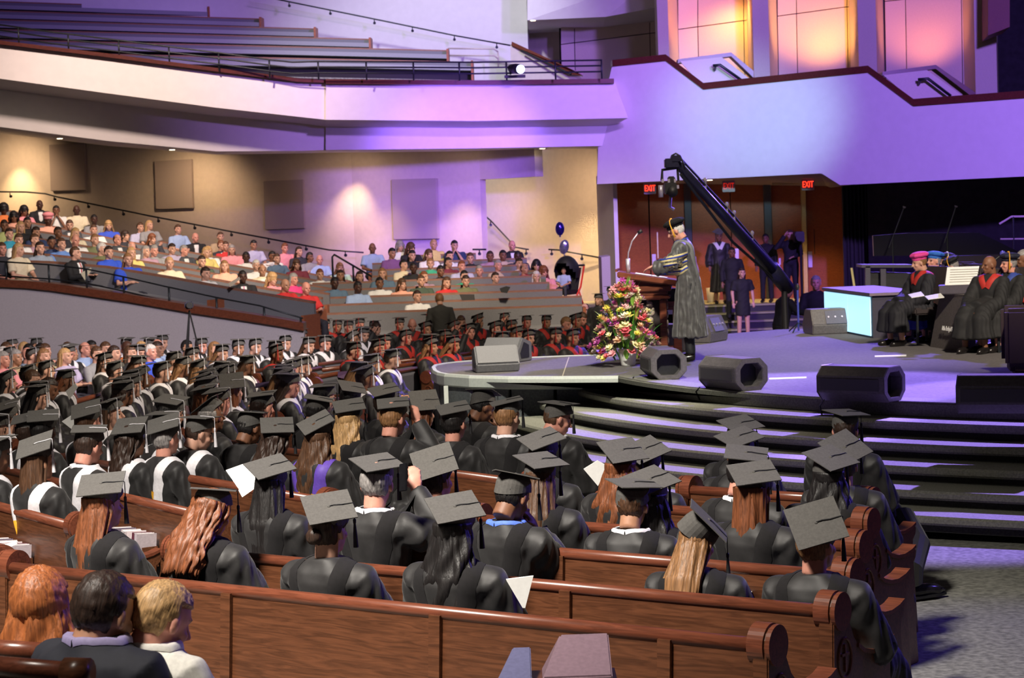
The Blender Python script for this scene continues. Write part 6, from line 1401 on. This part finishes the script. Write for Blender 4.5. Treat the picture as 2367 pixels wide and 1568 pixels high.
SM = [(2124, 607, 26.9, 112, 'light', 'short', 'light', (.015, .015, .02), REDH, 12, (.75, .06, .30), None, 'man in bright pink tam and red hood, first of the seated faculty', 'lap'),
 (2158, 604, 27.6, 130, 'pink', 'short', 'grey', (.03, .04, .45), None, 0, (.03, .16, .55), None, 'man in blue tam and blue gown looking toward the audience', 'prog'),
 (2187, 606, 28.4, 115, 'light', 'short', 'dark', (.015, .015, .02), None, 0, (.012, .012, .02), WH, 'person in dark tam half hidden behind the bowed gold tasselled one', 'lap'),
 (2200, 626, 27.4, 108, 'light', 'short', 'grey', (.014, .014, .02), mc((.03, .05, .30)), 28, (.010, .010, .012), GOLD, 'bowed person in black tam with gold tassel left of the draped table', 'prog'),
 (2286, 613, 25.2, 138, 'brown', 'bald', 'dark', (.014, .014, .015), REDH, 8, None, None, 'bald man in black gown and red hood right of the draped table', 'knee'),
 (2331, 610, 25.3, 126, 'pink', 'short', 'grey', (.014, .014, .015), mc((.03, .06, .30)), 5, (.01, .012, .03), GOLD, 'pink faced man in black tam, gold piped gown, right of the bald man', 'knee'),
 (2366, 600, 25.6, 120, 'brown', 'short', 'grey', (.014, .014, .015), REDH, 5, None, None, 'person cut by the right picture edge behind the faculty', 'prog')]
for i, (px, py, d, rz, sk, hr, hc_, c, hd, pt, tm_, ts, lb, ar) in enumerate(SM):
    q = sitter(px, py, d=d, floor=HS, skin=sk, hair=hr, hcol=hc_, top='gown', col=c, hood=hd, pitch=q5(pt, 8), look=-30 if i > 2 else -15, arms=ar, rz=R(rz), label=lb, group='seated faculty', near=True)
    if tm_: tam(q, frames(pose(pitch=q5(pt, 8), yaw=-30 if i > 2 else -15, arms=ar))[2], mc(tm_, .8), ts)
    chair((q.location.x, q.location.y, HS), R(rz), 'dark chair under the '+lb.split(',')[0].split(' left ')[0].split(' right ')[0])
    for s, (h, k_, a) in zip((-1, 1), legs(pose())):
        mb = MB(); mb.tube([a+Vector((0, -.055, -.035)), a+Vector((0, -.02, -.035)), a+Vector((0, .06, -.045)), a+Vector((0, .14, -.055)), a+Vector((0, .20, -.065))], [.034, .048, .046, .044, .020], 12); sh = mb.build('shoe', None, q, smooth=True); sh.data.materials.append(MT.setdefault('shoe', mat('shoe_leather', (.012, .010, .010), .25, noise_amt=.2)))
o = tag(empty('armchair', Z(2400, 868, HS), R(80)), 'dark brown draped armchair cut by the right picture edge', 'chair')
MB().box((-.0, 0, .32), (.62, .60, .60)).build('seat', mc((.035, .018, .02)), o, bevel=.05); MB().box((0, -.32, .6), (.66, .12, 1.0)).build('backrest', mc((.035, .018, .02)), o, bevel=.03)
for s in (-1, 1): MB().box((.32*s, .02, .42), (.12, .66, .60)).build('armrest', mc((.035, .018, .02)), o, bevel=.04)
for px, py, w_, lb in ((2118, 688, .16, 'open white program on the lap of the pink capped man'), (2160, 692, .2, 'white leaflet in the hands of the bowed person'), (2262, 690+3, .14, 'rolled white paper held by the bald man'), (2345, 706, .22, 'mauve folder on the lap at the right edge')):
    P = U(px, py, 25.7); o = MB().hexa([(-w_/2, -.11, 0), (w_/2, -.11, .02), (w_/2, .11, .06), (-w_/2, .11, .03), (-w_/2, -.11, .008), (w_/2, -.11, .028), (w_/2, .11, .068), (-w_/2, .11, .038)]).build('program', m_paper if 'white' in lb else mc((.35, .18, .25))); o.location = P; tag(o, lb, 'paper', 'programs held on the stage')
P = U(2350, 696, 25.2); o = MB().tube([(-.15, 0, 0), (0, 0, .02), (.2, 0, 0), (.4, .02, -.03)], .04, 8).build('folded_hood', REDH, smooth=True); o.location = P; tag(o, 'folded red hood lying on a lap at the right edge', 'hood')
P = U(2322, 790, 25.0); o = MB().prism([(-.05, 0, .22), (.10, 0, .24), (.04, 0, -.02), (-.10, 0, -.28), (-.14, 0, -.26), (-.08, 0, 0)], (0, .02, 0)).build('stole', mc((.02, .16, .60))); o.location = P; tag(o, 'hanging bright blue stole end below the laps at the right edge', 'stole')
stander(1663, 700, 51.0, zl, R(180), pose(stand=1, arms='side'), 'robed graduate with white hood standing on the landing', skin='brown', hair='short', hcol='black', top='gown', topm=m_gown, hood=WH, cap=(-30, 0, 0), tas=BLK)
stander(1692, 740, 49.4, 0, R(180), pose(stand=1, arms='side'), 'man in black shirt coming down the steps behind the stage', skin='brown', hcol='black', top='jacket', scale=1.0)
stander(1714, 778, 47.6, -.36, R(190), pose(stand=1, arms='side'), 'woman in a short black dress at the foot of the steps', skin='light', hair='long', hcol='dark', top='dress', scale=.95)
stander(1771, 700, 50.8, zl, R(160), pose(stand=1, arms='side'), 'bearded man in black standing behind the crane', skin='brown', hcol='black', top='jacket', scale=.95)
stander(1828, 700, 50.0, zl, R(170), pose(stand=1, arms='tocap'), 'cameraman in black shielding his eyes beside the last door', skin='light', hcol='brown', top='jacket', scale=1.0)
stander(1800, 770, 37.0, fz(37), R(-70), pose(stand=1, lean=14, pitch=16, arms='desk'), 'grey haired man in dark suit leaning beside the blue lit stand', skin='pink', hair='short', hcol='grey', top='jacket', col=(.012, .012, .022), scale=1.0)
q = stander(1015, 740, 39.6, fz(39.6), R(10), pose(stand=1, lean=14, pitch=16, arms='side'), 'usher in dark grey seen from behind leaning over the lowest grey pew', skin='light', hair='short', hcol='light', top='jacket', col=(.045, .045, .04), scale=.98)
stander(1411, 760, 40.0, fz(40), R(150), pose(stand=1, arms='side'), 'standing graduate in cap with violet lit face behind the flowers', skin='light', hair='short', hcol='dark', top='gown', topm=m_gown, cap=(0, 0, 0), scale=.97)
stander(1381, 760, 39.4, fz(39), R(150), pose(stand=1, arms='side'), 'standing graduate in cap with long light hair behind the far rows', skin='light', hair='long', hcol='light', top='gown', topm=m_gown, cap=(0, 0, 0), tas=None, scale=.91)
sitter(1886, 655, d=38, skin='pink', hair='short', hcol='grey', top='jacket', col=(.012, .012, .015), rz=R(170), label='man in black sitting in the dark left of the glowing counter', scale=1.12)
o = tag(empty('video_camera', U(1846, 548, 49.5)), 'black video camera on the cameraman\'s shoulder', 'camera'); MB().box((0, 0, 0), (.22, .45, .26)).build('camera_body', m_black, o, bevel=.02); MB().tube([(0, -.2, 0), (-.02, -.42, .0)], [.08, .10], 12).build('lens', m_black, o); MB().tube([(.05, .05, -.13), (.06, .1, -1.4)], .03, 8).build('support', m_black, o)
o = tag(empty('video_camera', U(437, 706, 31.5)), 'dark video camera with a hood standing among the left audience', 'camera'); MB().box((0, 0, 0), (.11, .22, .11)).build('camera_body', mc((.04, .04, .07)), o, bevel=.02); MB().tube([(0, -.1, .01), (.04, -.20, .01)], [.035, .05], 12).build('lens', m_black, o)
for i in range(3): MB().tube([(0, 0, -.08), (.35*math.cos(i*2.1), .35*math.sin(i*2.1), fz(31.5)-U(437, 706, 31.5).z)], .014, 6).build('leg', m_black, o)
o = tag(empty('waste_bin', (U(1649, 690, 52).x, 52, zl)), 'pale bin standing behind the robed graduate by the doors', 'bin'); MB().tube([(0, 0, 0), (0, 0, .02), (0, 0, .36)], [.14, .15, .18], 16).build('bin_body', mc((.6, .55, .42)), o, smooth=True)
# pushchair and child
PCX = U(1308, 668, 43); struct('tier_step', MB().prism([(U(1262, 700, 42.5).x, 42.3, .57), (U(1402, 700, 42.5).x, 42.3, .57), (U(1402, 700, 42.5).x, 46.5, .57), (U(1262, 700, 42.5).x, 46.5, .57)], (0, 0, -1.4)), m_black); g = Vector((PCX.x, 43.2, .57)); o = tag(empty('pushchair', g, R(150)), 'black and red pushchair with a hood beside the right grey pews', 'pushchair')
m_rf = mc((.65, .04, .02), .4)
hm = MB().ell((0, -.08, .92), (.26, .30, .34), 24, 16); hm.f = [f for f in hm.f if sum(hm.v[i][1]*.8-hm.v[i][2]*.6 for i in f)/len(f) < -.52 and sum(hm.v[i][2] for i in f)/len(f) > .80]; hm.build('hood', m_black, o, smooth=True)
MB().box((0, .05, .50), (.40, .42, .10)).build('seat', m_black, o, bevel=.02); MB().prism([(-.2, -.16, .5), (-.2, -.10, .5), (-.2, -.30, 1.0), (-.2, -.36, 1.0)], (.4, 0, 0)).build('backrest', m_black, o)
for s in (-1, 1):
    MB().tube([(s*.24, -.40, 1.02), (s*.25, -.20, .60), (s*.26, .30, .14)], .02, 8).tube([(s*.25, -.1, .55), (s*.26, -.32, .14)], .018, 8).build('frame_bar', m_rf, o, smooth=True)
    for y in (.30, -.32):
        for xo in (-.03, .03): MB().tube([(s*.27+xo-.012, y, .12), (s*.27+xo+.012, y, .12)], .12, 18).build('wheel', m_black, o); MB().tube([(s*.27+xo-.014, y, .12), (s*.27+xo+.014, y, .12)], .05, 12).build('hub', m_white, o)
MB().tube([(-.24, -.42, 1.04), (.24, -.42, 1.04)], .022, 8).build('push_handle', m_black, o); MB().box((0, .32, .26), (.30, .16, .03)).build('footrest', m_black, o)
pc = pose(arms='lap'); Mx = Matrix.Rotation(R(150), 3, 'Z'); q = person(g+Mx @ Vector((0, .06, .30)), R(165), pc, 'tan', 'short', 'dark', 'shirt', mc((.35, .42, .7)), legm=mc((.03, .03, .04)), scale=.55); tag(q, 'small child in a light blue shirt sitting in the pushchair', 'person')
# papers, books and phones in hands
def sheet(pts, d, lb, name='program', m=m_paper, th=.004, d2=None):
    q = [U(x, y, (d if j < 2 else (d2 or d))) for j, (x, y) in enumerate(pts)]
    o = MB().prism([p-q[0] for p in q], (0, th, .002)).build(name, m); o.location = q[0]; return tag(o, lb, 'paper')
sheet([(1169, 1340), (1233, 1332), (1214, 1406), (1208, 1406)], 9.75, 'bright white program held by the wavy black haired graduate')
sheet([(522, 1088), (561, 1074), (596, 1104), (553, 1133)], 12.9, 'left page of the open book beside the long black haired graduate', d2=12.7); sheet([(551, 1134), (594, 1104), (600, 1122), (560, 1150)], 12.6, 'lower page of the open book beside the long black haired graduate', d2=12.5)
sheet([(1349, 1085), (1381, 1065), (1408, 1080), (1398, 1100), (1382, 1124)], 13.3, 'open white booklet held before the steps beside auburn hair'); sheet([(1683, 1352), (1741, 1366), (1738, 1370), (1686, 1369)], 10.3, 'white sheet edge lying on the second pew seat', d2=10.2)
sheet([(5, 1262), (38, 1252), (40, 1258), (8, 1273)], 12.9, 'small white card held at the left picture edge'); sheet([(186, 632), (210, 619), (212, 624), (196, 648)], 37.0, 'cream newspaper sheet held by the man with red tie', m=mc((.75, .68, .45)))
sheet([(152, 905), (174, 886), (180, 896), (160, 925)], 19.5, 'white program held up beside the capless man at left'); sheet([(143, 975), (163, 962), (178, 970), (165, 992)], 17.0, 'white program lying between two boards at far left')
sheet([(590, 887), (627, 882), (629, 892), (590, 898)], 23.6, 'dark purple folder on a lap in the front row of white hoods', m=mc((.05, .03, .08)), d2=23.4); sheet([(645, 879), (668, 884), (676, 890), (650, 888)], 24.2, 'white program on a lap in the white hooded row', d2=24.0)
sheet([(782, 860), (820, 857), (821, 880), (808, 880), (780, 872)], 25.0, 'dark burgundy folder in the front row before the platform', m=mc((.05, .02, .05)), d2=24.8); sheet([(1155, 667), (1170, 662), (1180, 664), (1172, 678), (1158, 676)], 41.2, 'open black book held by the man in teal', 'book', m_black, .02)
sheet([(528, 655), (553, 640), (556, 646), (532, 664)], 37.0, 'cream paper held over the parapet rail', m=mc((.7, .58, .38))); sheet([(1062, 681), (1096, 681), (1098, 694), (1068, 695)], 40.9, 'dark board hung on the lowest grey pew', 'sign', mc((.05, .045, .045)), .02)
p = FIT['N3']; o = MB().box((0, 0, 0), (.012, .075, .15)).build('phone', mat('phone_glass', (.01, .01, .012), .15, noise_amt=.1), bevel=.003); o.location = U(932, 1104, 11.15); o.rotation_euler = (R(-10), R(8), R(30)); tag(o, 'black phone raised by the grey haired man in mortarboard', 'phone')
# forearm, trousered leg and shoe of the graduate at the aisle
P = Z(2128, 1382, 0.0); bpy.context.view_layer.update(); IM = N27.matrix_world.inverted(); o = Matrix.Translation(P) @ Matrix.Rotation(R(-62), 4, 'Z')
K = N27.matrix_world @ Vector((.22, .42, .50))
part('gown_leg', MB().tube([K, K.lerp(P, .45)+Vector((.03, -.02, .06)), o @ Vector((0, -.10, .20)), o @ Vector((0, -.08, .10))], [.12, .12, .10, .08], 16).me(), N27, []).matrix_local = IM
for c_ in N27.children:
    if c_.name.startswith('gown_leg'): c_.data.materials.append(m_gown)
sh = MB().tube([(0, -.10, .045), (0, -.04, .05), (0, .05, .05), (0, .13, .038), (0, .20, .028)], [.030, .046, .044, .046, .020], 14).build('shoe', mat('polished_leather', (.015, .013, .02), .16, noise_amt=.2), N27, smooth=True); sh.matrix_local = IM @ o
MB().prism([(-.045, -.12, 0), (.045, -.12, 0), (.05, .1, 0), (.02, .21, 0), (-.02, .21, 0), (-.05, .1, 0)], (0, 0, .018)).build('sole', m_black, sh)
